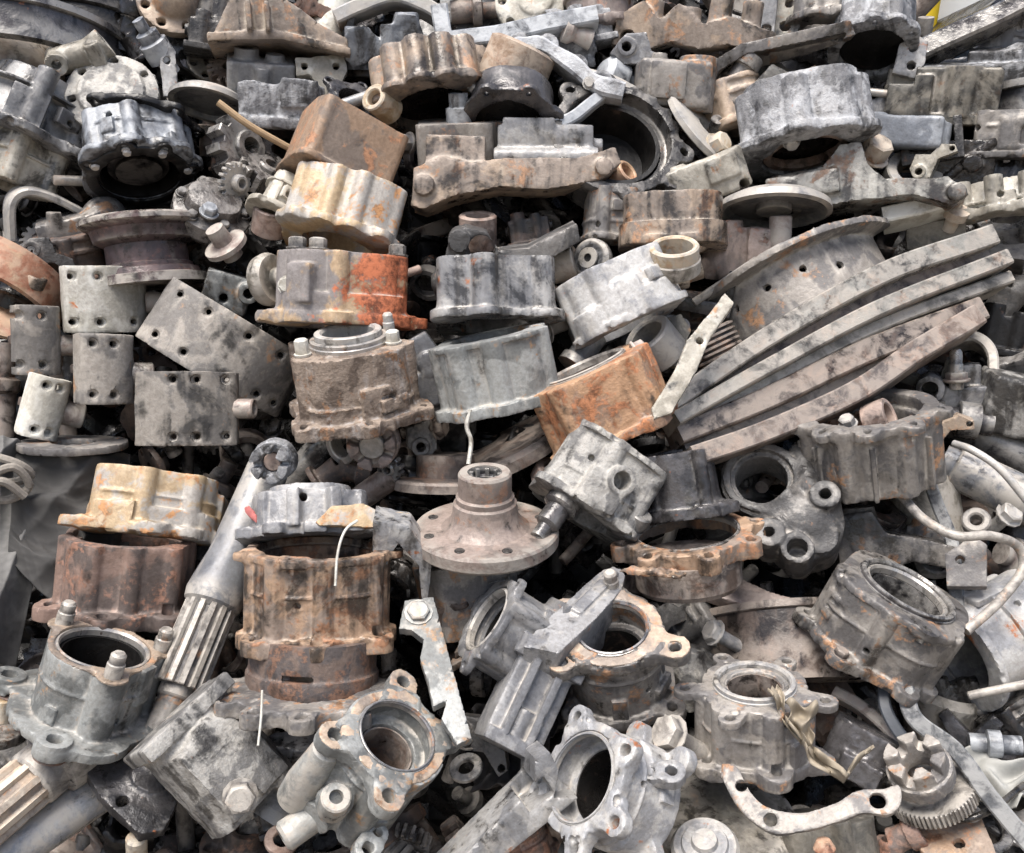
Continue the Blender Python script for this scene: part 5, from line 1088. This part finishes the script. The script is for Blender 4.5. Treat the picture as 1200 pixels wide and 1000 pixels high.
# ================================================================== LOWER RIGHT
M('gasket_plate', 'thin tan gasket plate with holes curving along the bottom right', 'gasket', flat([(q.x, q.y) for q in spline_pts([(-98, 46, 0), (-80, 42, 0), (-66, 10, 0), (-46, -8, 0), (-10, -14, 0), (30, -2, 0), (56, 12, 0), (84, 14, 0), (102, 18, 0), (100, -4, 0), (84, -16, 0), (58, -14, 0), (30, -24, 0), (-6, -34, 0), (-40, -38, 0), (-66, -24, 0), (-86, 0, 0), (-100, 30, 0)], 4)], 8, [(-76, 18, 7), (-45, -22, 8), (76, 0, 9)], v=1.7, k=1), mat('gtan'), 948, 940, -125, 90, 68)
r = castle_nut('rusty castle nut with deep slots on a knurled ring, lower right', 'gtan', 1076, 898, -75, 105, 50, 36, 40, 6)
r = M('knurled_ring', 'knurled tan ring beneath the rusty castle nut', 'ring', tooth_prism(50, 52, 60, -9, 9, 24, .5, .2), mat('gtan'), 1092, 926, -42, 105, 42)
r = M('riveted_plate', 'orange rusted plate with round rivets at the bottom right', 'plate', flat([(-44, 30), (10, 44), (40, 34), (48, -40), (-6, -50), (-30, -30)], 10, [(12, -22, 6)], rough=.8), mat('orange'), 1106, 972, -30, 96, 58)
for x, y in ((4, 22), (34, 12)): part(r, 'rivet', cached('rivet', lambda: lathe([(0, -3), (11, -3), (11, 3), (8, 8), (0, 9)], 20)), mat('pgrey'), (x, y, 5))
L('clutch_disc', 'grey pale disc behind the bottom edge of the gasket plate', 'disc', 'olive', [(0, 4), (60, 4), (84, 0), (84, -10), (0, -10)], 850, 962, -20, 80, 48)
L('round_cover', 'pale ribbed round cap at the bottom edge under the pale housing', 'cap', 'pgrey', [(0, 14), (14, 14), (16, 8), (26, 8), (28, 4), (36, 4), (40, -2), (40, -14), (0, -14)], 826, 992, -70, 90, 55)
c = Cast((-70, -50, -40), (70, 50, 44)); c.sup(58, 40, 2.6, -34, 34, k=1); c.cyl(-30, -36, 16, -30, 30, k=8); c.cyl(20, -38, 10, -30, 38, k=6)
M('gearbox_housing', 'dark olive casting at the bottom edge under the gasket plate', 'housing', c.mesh(rough=.8, seed=91), mat('olive'), 968, 992, -20, 92, 16, 0)
L('rusted_plug', 'small orange knob at the bottom edge below the gasket plate', 'knob', 'red', [(0, -12), (10, -12), (13, 0), (8, 10), (0, 12)], 966, 994, -115, 90, 30, seg=18)
c = Cast((-50, -40, -40), (50, 40, 44)); c.sup(36, 28, 3, -30, 30, k=1); c.box((10, -20, -16), (24, 14, 14), k=6)
M('broken_casting', 'dark grey crumbly block between the bearing housing and castle nut', 'casting', c.mesh(rough=1.2, wl=16, seed=92), mat('dgrey'), 1006, 880, -20, 60, 10, 0)
def cloth(w, h, nx, ny, f, t=3.0):
    V = []; Fc = []
    for side in (0, 1):
        for j in range(ny + 1):
            for i in range(nx + 1):
                u, v = i / nx, j / ny
                x, y, z = f(u, v); V.append((x, y, z - t * side))
    n = (nx + 1) * (ny + 1)
    for j in range(ny):
        for i in range(nx):
            a = j * (nx + 1) + i; q = [a, a + 1, a + nx + 2, a + nx + 1]
            Fc.append(q); Fc.append([k + n for k in q[::-1]])
    b = [i for i in range(nx + 1)] + [j * (nx + 1) + nx for j in range(1, ny + 1)] + [ny * (nx + 1) + i for i in range(nx - 1, -1, -1)] + [j * (nx + 1) for j in range(ny - 1, 0, -1)]
    for p, q in zip(b, b[1:] + b[:1]): Fc.append([q, p, p + n, q + n])
    return mk('cloth', V, Fc, True, None)
def f_strip(u, v):
    t = u * 5.2; P = [(-40, 52), (-30, 24), (-14, -8), (6, -30), (30, -52), (60, -22)]
    i = min(4, int(t)); f = t - i
    x = P[i][0] * (1 - f) + P[i + 1][0] * f; y = P[i][1] * (1 - f) + P[i + 1][1] * f
    w = (v - .5) * (10 + 6 * math.sin(11 * u + 1))
    return x + w * .8 + 3 * math.sin(19 * u), y + w * .55 + 3 * math.sin(15 * v + 9 * u), 9 * math.sin(14 * u + 5 * v) + 6 * math.sin(31 * u - 3 * v) + 16 * u * (1 - u)
M('torn_strip', 'torn cream plastic strip draped over the tan grey bearing housing', 'plastic strip', cloth(0, 0, 90, 10, f_strip, 1.2), plain('plastic', (136, 126, 110), .7, noise=.3, sc=40), 950, 858, -128, 90, 80)
M('torn_strip', 'small torn cream flap hanging at the right of the bearing housing', 'plastic strip', cloth(0, 0, 24, 24, lambda u, v: ((-18 + 36 * u) * (1 - .6 * v) + 4 * math.sin(9 * v), 22 - 50 * v + 5 * math.sin(7 * u), 8 * math.sin(9 * u + 5 * v) + 5 * math.sin(17 * v)), 1.2), plain('plastic', (136, 126, 110), .7, noise=.3, sc=40), 940, 846, -132, 90, 80)
M('flat_strap', 'pale curved flat strap rising behind the castle nut', 'strap', sweep(spline_pts([(-42, 50, 0), (-12, 30, 0), (20, -6, 0), (40, -50, 0)]), rectp(14, 22, 2), up=(0, 0, 1)), mat('pink'), 1026, 860, -15, 90, 70)
def hose(label, mt, pts, r, dz, name='hose', cat='hose', flatw=0):
    cx = sum(p[0] for p in pts) / len(pts); cy = sum(p[1] for p in pts) / len(pts)
    path = local_pts(frame(cx, cy, dz, 90, 90), pts, dz)
    me = sweep(spline_pts(path, 9), rectp(flatw, r * 2, 2), up=(0, .0, 1)) if flatw else tube(path, r, 9, 12)
    return M(name, label, cat, me, mt if not isinstance(mt, str) else mat(mt), cx, cy, dz, 90, 90)
rub = mat('rubber')
rubd = plain('rubber_dark', (62, 66, 72), .5, noise=.2)
hose('long grey flat hose curving down to the bottom right corner', rub, [(1060, 800), (1072, 842), (1120, 880), (1160, 934), (1215, 1000)], 8, -75, flatw=20)
hose('dark curved hose left of the long grey flat hose', rubd, [(1036, 800), (1038, 830), (1056, 862), (1084, 888)], 8, -55, flatw=14)
hose('grey strap running down behind the slanted seal ring housing', rub, [(1080, 540), (1098, 590), (1116, 640), (1122, 720), (1118, 750)], 8, -45, 'strap', 'strap', flatw=15)
hose('tan cable arching over the tan clip', 'gtan', [(1056, 580, 0), (1082, 608, 20), (1120, 628, 40), (1160, 628, 44), (1192, 640, 30), (1198, 668, 20), (1170, 706, 24), (1132, 740, 20)], 5.5, -75, 'cable', 'cable')
hose('pale cable running to the right edge beside the grey tube', 'pgrey', [(1118, 520, 0), (1140, 528, 20), (1172, 550, 30), (1206, 590, 20)], 4.5, -60, 'cable', 'cable')
L('tube', 'thick grey tube running to the right edge', 'tube', 'pipe', [(0, -60), (26, -60), (26, 40), (20, 44), (20, 58), (0, 58)], 1160, 566, -20, 152, 4, seg=30)
L('tube', 'second dim grey tube behind the thick one at the right edge', 'tube', 'dgrey', rod(22, -60, 60), 1176, 522, 20, 150, 0, seg=26)
M('clip_plate', 'tan folded clip with a square hole, right', 'clip', flat([(-22, -30), (20, -30), (24, 20), (8, 32), (-6, 20), (-22, 10)], 16, [(-6, 2, 5)]), mat('gtan'), 1132, 660, -75, 90, 74)
c = Cast((-76, -40, -44), (80, 40, 56)); c.poly([(-60, -34), (-62, 30), (-20, 36), (-6, 10), (30, 2), (72, -10), (70, -36), (20, -24), (-20, -36)], -26, 26, k=3); c.cyl(-40, 0, 24, -36, 40, k=4)
M('socket_bracket', 'brown arm with round socket behind the tan clip', 'arm', c.mesh(rough=.6, seed=93), mat('gtan'), 1046, 632, -10, 92, 6, 0)
L('oil_tank', 'olive grey canister behind the grey strap', 'canister', 'olive', [(0, -50), (34, -50), (38, -44), (38, 30), (30, 44), (14, 50), (14, 58), (0, 58)], 1086, 596, 30, 96, 10, seg=32)
L('eye_bolt', 'pale ring eye above the tan cable', 'eye', 'sooty', ringp(16, 7, -8, 8, 2), 1144, 612, -30, 90, 66, seg=26)
r = H('bell_housing', 'pale grey housing with round mouth at the right edge, lower right', 'bell housing', 'pgrey', 1168, 748, -15, 208, 34, 0, 62, 120, n=2.2, bores=[(.66, -20, 90), (.74, 50, 90)], top=.9, boss=[20, 70, 110, 160], bossr=12, ft=dict(e=4, t=9), rough=.6, seed=94)
L('pin', 'thin grey rod pointing right under the pale grey housing', 'rod', 'gtan', rod(5, -36, 36), 1172, 808, -70, 12, 0, seg=12)
L('locking_cover', 'pinkish round plug behind the tan cable loop at the right edge', 'plug', 'pink', [(0, -20), (22, -20), (22, 4), (14, 8), (14, 18), (0, 18)], 1188, 652, 10, 160, 40, seg=24)
# behind
L('brake_drum', 'dark brown barrel drum behind the slanted seal ring housing', 'drum', 'brown', drum(100, 84, 12, 4, 12), 918, 760, 60, 94, -6)
M('cover_plate', 'curved pinkish plate with white edge between the ring and lower right housing', 'plate', flat([(-64, 22), (-36, 34), (10, 4), (64, -16), (60, -32), (10, -26), (-40, -8), (-66, 4)], 20, v=2), mat('pink'), 890, 702, -10, 90, 52)
c = Cast((-60, -50, -50), (64, 54, 54)); c.ball((0, 0, 0), 44, k=4, sq=(1.1, 1, .9)); c.cyl(-10, -20, 22, -44, 44, k=8); c.box((26, -10, -10), (24, 26, 20), k=8)
M('broken_casting', 'pale rough lump between the black bored housing and tan grey one', 'casting', c.mesh(rough=1.2, seed=95), mat('ash'), 812, 790, 20, 80, 20, 0, .8)
# dim things lower right
c = Cast((-50, -34, -44), (54, 34, 46)); c.poly([(-40, 30), (-28, 38), (-6, 8), (20, 30), (30, 20), (8, -10), (20, -40), (6, -40), (-12, -6), (-40, -30), (-46, -18), (-26, 2)], -10, 10, k=3); c.cyl(26, -10, 12, -20, 20, k=3, axis='y')
M('folded_bracket', 'dark folded bracket below the thin grey rod at lower right', 'bracket', c.mesh(rough=.6, seed=96), mat('dgrey'), 1146, 868, 0, 90, 10, 0)
L('fitting', 'dim blue grey pipe fitting at the lower right edge', 'fitting', 'blue', [(0, -28), (11, -28), (11, -8), (16, -6), (16, 8), (11, 10), (11, 28), (0, 28)], 1166, 872, -20, 176, 10, seg=20)
L('bell_cup', 'olive bell cup behind the dark folded bracket', 'cup', 'olive', [(0, -30), (34, -30), (40, 20), (34, 30), (28, 20), (0, 16)], 1106, 836, 40, 70, 20)
def ridge(t): return .5 + .5 * math.sin(2 * t + .6 * math.sin(2 * t))
_wr = [(rnd0.uniform(3, 13), rnd0.uniform(0, 6.28), rnd0.uniform(0, 6.28)) for rnd0 in [random.Random(8)] for _ in range(14)]
def wrinkle(u, v, bias=.8):
    z = 0
    for k_, an, ph in _wr:
        an = bias + .9 * math.sin(an); t = k_ * (u * math.cos(an) + 1.6 * v * math.sin(an)) + ph + 1.1 * math.sin(3 * u + 4 * v + ph)
        z += (1 - abs(math.sin(t)) ** .8) * 40 / (k_ + 4)
    return z
def f_tarp(u, v):
    return -70 + 128 * u - 26 * v * (1 - .3 * u), 130 - 270 * v + 16 * math.sin(2.4 * u), 22 * (1 - abs(math.sin(5.2 * u + 3.4 * v + .5 * math.sin(5 * v)))) ** 1.3 + 9 * (1 - abs(math.sin(11 * u - 4 * v + 1))) ** 1.5 + .35 * wrinkle(u, v) + 12 * math.sin(6 * u + 4 * v) - 60 * (u - .3) ** 2
M('tarpaulin', 'grey folded tarpaulin hanging at the left edge', 'tarpaulin', cloth(0, 0, 110, 170, f_tarp), plain('canvas', (100, 99, 97), .95, noise=.3, sc=70), -8, 650, -20, 86, 70)
def f_bag(u, v):
    s_ = math.sin(math.pi * u); return -62 + 124 * u, 66 - 128 * v - 50 * s_ * (.25 + v), 1.3 * wrinkle(u + .7, v * .6, 1.4) + 14 * ridge(8 * v + .5 * math.sin(5 * u)) * (.4 + s_) + 20 * s_
M('dark_cloth', 'dark grey sagging cloth beside the tarpaulin', 'cloth', cloth(0, 0, 90, 110, f_bag), plain('sheet', (58, 57, 56), .95, noise=.35, sc=26), 84, 600, 30, 90, 66)
M('rope_knot', 'frayed pale rope knot on top of the tarpaulin', 'rope', tube([(-22, 26, 0), (6, 16, 10), (20, 2, 0), (-6, -6, -6), (-20, 2, 8), (2, 12, 16), (18, -10, 6), (-4, -26, 0), (-26, -18, 6), (-10, -4, 18), (14, -22, 10)], 5, 8, 8), plain('rope', (126, 120, 112), .9, noise=.3, sc=200), 14, 560, -55, 90, 90)
M('crumpled_rag', 'dark crumpled rag in the gap below the grey forked casting', 'rag', cloth(0, 0, 40, 40, lambda u, v: (-50 + 100 * u + 6 * math.sin(9 * v), 50 - 100 * v + 6 * math.sin(8 * u), 9 * math.sin(15 * u + 4 * math.sin(7 * v)) + 8 * math.sin(13 * v + 3 * u) + 4 * math.sin(31 * u + 17 * v))), plain('rag_black', (52, 50, 50), .8, noise=.35, sc=90, bump=.6), 600, 880, 10, 90, 66)
M('crumpled_rag', 'pale grey rag lying at the lower right edge', 'rag', cloth(0, 0, 40, 40, lambda u, v: (-40 + 84 * u * (1 - .3 * v), 34 - 70 * v + 6 * math.sin(8 * u), 7 * math.sin(11 * u + 4 * math.sin(5 * v)) + 5 * math.sin(13 * v + 3 * u))), plain('rag_grey', (150, 150, 146), .85, noise=.2, sc=60), 1172, 916, -30, 76, 56)
M('grey_pipe_wall', 'dim slanting pipe behind the drive shaft top', 'pipe', lathe(rod(24, -70, 70), 24), mat('dgrey'), 290, 520, 70, 110, 10) if False else None

# ---- smaller pieces caught in the gaps
def bit(name, label, cat, mesh, mt, px, py, dz, phi, eps, spin=0, s_=1.0):
    return M(name, label, cat, mesh, mat(mt), px, py, dz, phi, eps, spin, s_)
hx = bolt_mesh(13, 11, 46, 8)
bit('hex_bolt', 'rusty bolt with long shank between the grey tilted housing and bearing cup', 'bolt', hx, 'gtan', 640, 388, -10, 200, 30)
bit('hex_bolt', 'dull bolt caught below the pale ring eye at the right', 'bolt', hx, 'pgrey', 1182, 604, -30, 40, 40)
bit('hex_bolt', 'bolt lying under the dark gear right of the pinkish castle nut', 'bolt', hx, 'brown', 512, 500, 10, 10, 30)
bit('hex_bolt', 'grimy bolt in the gap above the angular beam at the bottom', 'bolt', hx, 'sooty', 540, 872, -20, 70, 20)
bit('hex_bolt', 'pale bolt beside the dark barrel drum, under the curved plate', 'bolt', hx, 'pgrey', 838, 742, -20, 150, 35)
bit('washer', 'loose grey washer below the chipped white bracket', 'washer', cached('wsh', lambda: lathe(ringp(20, 10, -3, 3, 1), 28)), 'grey', 546, 900, -30, 110, 50)
bit('washer', 'rusty washer beside the filthy pump block at the bottom', 'washer', cached('wsh', lambda: 0), 'rust', 330, 985, -40, 80, 55)
bit('bearing_race', 'dim bearing race in the bottom right corner', 'bearing', cached('race', lambda: lathe(ringp(34, 22, -13, 13, 2), 36)), 'dgrey', 1148, 976, -10, 60, 50)
bit('bearing_race', 'steel bearing race in the gap below the lumpy brown housing', 'bearing', cached('race', lambda: 0), 'steel', 404, 520, 20, 200, 40, 0, .7)
bit('bearing_race', 'rusty bearing race between the orange housing and the flanged hub', 'bearing', cached('race', lambda: 0), 'rust', 650, 560, 10, 60, 30, 0, .8)
pl = cached('smallplate', lambda: flat([(-34, -14), (-10, 16), (26, 12), (36, -8), (8, -18)], 9, [(-18, -2, 5), (18, 0, 5)]))
bit('link_plate', 'grey link plate lying edge-up in the lower right corner', 'link plate', pl, 'grey', 1184, 972, -10, 60, 50)
bit('link_plate', 'tan link plate tucked behind the chipped white bracket', 'link plate', pl, 'tan', 552, 760, 0, 120, 40)
bit('link_plate', 'olive link plate between the dark folded bracket and flat hose', 'link plate', pl, 'olive', 1098, 880, 0, 20, 40)
hs = cached('smallhousing', lambda: housing(36, 54, n=3, bores=[(.6, -40, 40)], boss=[20, 140, 260], bossr=9, fb=dict(e=6, t=8, ears=[(60, 46, 9), (180, 46, 9), (300, 46, 9)], hole=4), feat='b', detail=0, seed=5, v=1.9))
bit('small_housing', 'small brown housing deep in the gap under the olive canister', 'housing', hs, 'brown', 1010, 612, 30, 60, 20)
bit('small_housing', 'small dark housing behind the thin grey rod at the lower right edge', 'housing', hs, 'sooty', 1188, 842, 10, 120, 20)
bit('small_housing', 'small grey housing in the gap left of the dark barrel drum', 'housing', hs, 'sooty', 830, 735, 50, 40, 25)
bit('small_housing', 'small dim housing between the spool and grey arched bracket', 'housing', hs, 'brown', 86, 300, 30, 100, 10)
bit('small_housing', 'small grimy housing behind the splined shaft and red brown housing', 'housing', hs, 'sooty', 262, 640, 60, 70, 10)
bit('small_housing', 'small rusty housing behind the angular beam at the bottom edge', 'housing', hs, 'rust', 606, 990, -20, 110, 30)
bit('small_housing', 'small pale housing between the mounting plate and top right lever', 'housing', hs, 'crust', 1180, 60, 30, 80, -15)
bit('small_housing', 'small tan housing between the brown box casting and arched rail', 'housing', hs, 'tan', 858, 128, 40, 110, -15)
bit('small_housing', 'small grey housing at the top edge beside the domed hub', 'housing', hs, 'sooty', 262, 20, 60, 80, -20)
bit('small_housing', 'small dark housing at the top edge above the blue grey cap', 'housing', hs, 'dgrey', 160, 8, 60, 110, -20)
bit('small_housing', 'small pinkish housing at the top edge right of the cream flange', 'housing', hs, 'pink', 700, 14, 30, 95, -20)
bit('small_housing', 'small grey housing at the top edge above the arched rail', 'housing', hs, 'gtan', 962, 10, 30, 95, -25)
bit('cotter_rod', 'thin rusty rod lying across the gap above the pale grey housing', 'rod', cached('crod', lambda: lathe(rod(5, -44, 44), 12)), 'rust', 452, 330, -10, 20, 0)
bit('cotter_rod', 'thin grey rod in the gap below the tan brown housing', 'rod', cached('crod', lambda: 0), 'pgrey', 850, 330, 10, 35, 0)
hose('thin black cable looping through the bottom right corner', 'black', [(1090, 930, 0), (1120, 960, 20), (1160, 950, 30), (1200, 920, 10)], 4, -30, 'cable', 'cable')

def _c1():
    c = Cast((-44, -34, -34), (44, 34, 36)); c.box((0, 6, -4), (34, 22, 20), k=1, rd=3); c.cyl(-16, -8, 12, -24, 28, k=3); c.cyl(14, -10, 10, -22, 22, k=3); c.cyl(0, 0, 8, -40, 40, k=3, axis='x'); c.cyl(-16, -8, 6, 6, 40, k=.5, cut=True); c.box((0, 0, -26), (40, 28, 5), k=1)
    return c.mesh(rough=.5, seed=3)
def _c2():
    c = Cast((-54, -26, -34), (56, 26, 36)); c.poly([(-46, -24), (-40, 10), (-16, 26), (4, 8), (30, 12), (48, -4), (44, -18), (10, -8), (-20, -28)], -18, 18, k=2); c.cyl(-30, -6, 13, -22, 22, k=3, axis='y'); c.cyl(-30, -6, 7, -40, 40, k=.5, cut=True, axis='y'); c.cyl(40, -8, 5, -40, 40, k=.5, cut=True, axis='y')
    return c.mesh(rough=.5, seed=5)
def _c3(): return housing(40, 40, n=2.2, bores=[(.7, -40, 40)], ft=dict(e=4, t=8, k=12, ears=[(a_, 54, 10) for a_ in (20, 90, 160, 230, 300)], hole=5), detail=0, top=1.1, seed=9, v=1.8)
def _c4():
    c = Cast((-40, -40, -44), (44, 40, 46)); c.rodv((0, 0, -36), (0, 0, 0), 20, k=2); c.rodv((0, 0, 0), (30, 0, 26), 18, k=6); c.cyl(0, 0, 30, -40, -32, k=1); c.rodv((20, 0, 18), (36, 0, 32), 24, k=1); c.cyl(0, 0, 13, -60, 0, k=1, cut=True); c.rodv((4, 0, 4), (50, 0, 44), 12, k=1, cut=True)
    return c.mesh(rough=.4, seed=7)
def _c5():
    c = Cast((-50, -20, -36), (50, 20, 38)); c.poly([(-42, -30), (-42, 30), (-30, 30), (-30, -12), (30, -12), (30, 30), (42, 30), (42, -30)], -16, 16, k=1); c.cyl(-36, 18, 5, -60, 60, k=.5, cut=True, axis='x'); c.cyl(0, 0, 9, -50, 0, k=.5, cut=True)
    return c.mesh(rough=.4, seed=8)
SH = dict(block=_c1, lever=_c2, ring=_c3, elbow=_c4, yoke=_c5)
NM = dict(block=('valve_block', 'valve block'), lever=('rocker_lever', 'lever'), ring=('lobed_collar', 'collar'), elbow=('pipe_elbow', 'pipe elbow'), yoke=('channel_yoke', 'yoke'))
def more(kind, look, mt, px, py, dz, phi, eps, s_=1.0):
    n_, k_ = NM[kind]
    return M(n_, look, k_, cached(kind, SH[kind]), mat(mt), px, py, dz, phi, eps, 0, s_)
more('block', 'grimy valve block at the top edge left of the crossmember bracket', 'sooty', 250, 40, 20, 80, -15, .8)
more('elbow', 'dark pipe elbow behind the blue grey cap near the top left', 'dgrey', 152, 44, 40, 120, -10, .8)
more('lever', 'rusty rocker lever between the cream stub and bent beam at the top', 'rust', 366, 10, 30, 60, -10, .8)
more('yoke', 'grey channel yoke under the bent beam at the top', 'sooty', 436, 34, 30, 75, -10, .7)
more('ring', 'oily lobed collar between the green drilled bracket and tan casting', 'dgrey', 410, 130, 20, 60, 35, .7)
more('block', 'pale valve block above the broken bell at the top edge', 'crust', 690, 30, 10, 100, -15, .8)
more('lever', 'grey rocker lever lying on the brown box casting', 'grey', 756, 66, -10, 60, -10, .8)
more('elbow', 'tan pipe elbow between the manifold and arched rail', 'gtan', 862, 96, 0, 110, -15, .7)
more('lever', 'pale rocker lever lying on top of the crusty blue grey housing', 'spring', 926, 100, -10, 104, -10, 1.0)
more('ring', 'dark lobed collar under the arched rail', 'sooty', 900, 104, 30, 80, 30, .7)
more('block', 'grey valve block between the crusty housing and olive stepped box', 'grey', 1020, 130, 20, 85, -15, .7)
more('yoke', 'grimy channel yoke under the olive stepped box at upper right', 'sooty', 1092, 168, -5, 100, -15, .8)
more('lever', 'pale rocker lever jutting out right of the bearing race', 'cream', 1092, 188, -10, 130, -10, .6)
more('block', 'dark valve block under the rust panelled housing at the right edge', 'dgrey', 1176, 206, 0, 85, -15, .8)
more('ring', 'grey lobed collar at the right edge above the sheared block', 'grey', 1186, 268, 10, 100, 25, .8)
more('elbow', 'grey pipe elbow right of the topmost band ends', 'sooty', 1188, 340, 30, 60, 0, .9)
more('block', 'black valve block in the gap below the right band ends', 'black', 1178, 386, 20, 80, 0, 1.0)
more('ring', 'dim lobed collar at the right edge above the dark block', 'sooty', 1190, 420, 20, 110, 30, .8)
more('yoke', 'olive channel yoke beside the grey stud bracket', 'olive', 1080, 432, 20, 70, 10, .7)
more('lever', 'tan rocker lever under the grey stud bracket', 'tan', 1104, 500, -30, 110, 10, .7)
more('block', 'tan grey valve block behind the tan cable at the right', 'gtan', 1090, 632, 20, 80, 5, .8)
more('elbow', 'dark pipe elbow between the grey tubes at the right edge', 'dgrey', 1190, 632, 20, 130, 10, .8)
more('block', 'grimy valve block under the pale housing at the lower right', 'sooty', 1120, 812, 20, 100, 15, .8)
more('yoke', 'grey channel yoke beside the pale rag at the lower right', 'grey', 1122, 906, 0, 60, 20, .8)
more('ring', 'dark lobed collar in the bottom right corner', 'sooty', 1180, 952, 10, 90, 40, .9)
more('elbow', 'rusty pipe elbow under the riveted plate at the bottom', 'rust', 1044, 986, -10, 70, 20, .8)
more('lever', 'oily rocker lever below the grey forked casting', 'sooty', 566, 868, -10, 50, 10, .9)
more('block', 'dark valve block behind the large pump housing at the bottom', 'dgrey', 330, 946, 20, 110, 10, .8)
more('ring', 'rust brown lobed collar between the flanged hub and forked casting', 'brown', 520, 716, 10, 110, 20, .8)
more('lever', 'grey rocker lever in the gap under the grey wedge bracket', 'sooty', 500, 500, 20, 150, 5, .8)
more('elbow', 'brown pipe elbow in the gap behind the pinkish castle nut', 'brown', 398, 548, 40, 40, 10, .8)
more('block', 'small brown valve block under the long rusty arm', 'brown', 620, 268, 20, 100, -5, .7)
more('yoke', 'dark channel yoke in the gap right of the grey tilted housing', 'dgrey', 822, 340, 40, 80, 0, .9)
more('lever', 'grimy rocker lever above the orange red drum at the left edge', 'sooty', 60, 300, -20, 60, 0, .7)

# ================================================================== what fills the pile
rnd = random.Random(5)
def rubble():
    """oily pieces, coloured dark as gap shade, packed between and behind the castings, nobody could count them"""
    shp = [housing(34, 44, n=3, bore=.7, boss=[20, 140, 260], bossr=8, fb=dict(e=6, t=7, ears=[(60, 42, 8), (180, 42, 8), (300, 42, 8)], hole=4), v=4.2, adapt=.4),
           housing(30, 60, n=2.2, top=.7, bore=.6, fb=dict(e=10, t=8), v=4.2, adapt=.4), disc(36, 12, 5, 5, .75, 16, 16, 8, v=4.0), disc(24, 16, 0, ears=[(0, 34, 12)], bore=9, v=4.0),
           lathe([(0, -30), (14, -30), (14, -4), (20, -2), (20, 8), (10, 10), (10, 34), (0, 34)], 14), lathe(ringp(28, 19, -9, 9), 20), tooth_prism(22, 29, 16, -9, 9, 9), bolt_mesh(14, 12, 50, 8),
           lathe(rod(9, -60, 60), 10), flat([(-40, -10), (-10, 12), (30, 8), (44, -6), (10, -14)], 12, [(-24, 0, 4)], v=4.0)]
    dat = []
    for me in shp:
        co = np.empty(len(me.vertices) * 3, np.float32); me.vertices.foreach_get('co', co)
        dat.append((co.reshape(-1, 3), [list(p.vertices) for p in me.polygons]))
    V, Fc, o, mi = [], [], 0, []
    for i in range(1250):
        px, py = rnd.uniform(-140, 1340), (rnd.uniform(-40, 1100) if i < 950 else rnd.uniform(-50, 180))
        if py < 75 and px > 1010: continue
        P, D = point(px, py, rnd.uniform(62, 150))
        co, fc = dat[rnd.randrange(len(dat))]
        m = Matrix.Rotation(rnd.uniform(0, 6.28), 3, Vector((rnd.gauss(0, 1), rnd.gauss(0, 1), rnd.gauss(0, 1))).normalized()) * rnd.uniform(.7, 1.25)
        V.append(co @ np.array(m).T + np.array(P)); Fc += [[k + o for k in f] for f in fc]; o += len(co); mi += [rnd.choice((0, 1, 2, 3))] * len(fc)
    me = bpy.data.meshes.new('rubble'); me.from_pydata(np.concatenate(V).tolist(), [], Fc)
    me.polygons.foreach_set('use_smooth', [True] * len(me.polygons)); me.set_sharp_from_angle(angle=math.radians(40))
    o = bpy.data.objects.new('scrap_rubble', me); COL.objects.link(o); [me.materials.append(mat(q)) for q in ('black', 'grease', 'brown', 'sooty')]; me.polygons.foreach_set('material_index', mi)
    o['label'] = 'oily scrap pieces, coloured dark as gap shade, packed deep in the gaps between the castings'; o['category'] = 'scrap'; o['kind'] = 'stuff'
rubble()

# the mound of scrap behind everything, gap shade put into its colour, and the ground it stands on
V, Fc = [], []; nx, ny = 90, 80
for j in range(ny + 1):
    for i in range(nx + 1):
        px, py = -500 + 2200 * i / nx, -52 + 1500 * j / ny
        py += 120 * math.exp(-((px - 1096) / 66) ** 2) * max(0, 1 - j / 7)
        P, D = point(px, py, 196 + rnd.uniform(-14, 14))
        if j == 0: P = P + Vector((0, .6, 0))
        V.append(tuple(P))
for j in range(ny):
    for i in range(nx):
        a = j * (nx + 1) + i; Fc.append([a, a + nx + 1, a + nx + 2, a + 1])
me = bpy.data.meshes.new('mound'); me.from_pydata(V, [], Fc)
o = bpy.data.objects.new('scrap_mound', me); COL.objects.link(o); me.materials.append(mat('deep')); o['kind'] = 'structure'; o['label'] = 'core of the scrap heap, gap shade in its colour'
me = bpy.data.meshes.new('ground'); me.from_pydata([(-60, -60, 0), (60, -60, 0), (60, 60, 0), (-60, 60, 0)], [], [[0, 1, 2, 3]])
o = bpy.data.objects.new('ground', me); COL.objects.link(o); me.materials.append(plain('dirt', (120, 112, 102), .9, noise=.3, sc=3)); o['kind'] = 'structure'; o['label'] = 'trodden dirt of the scrap yard'
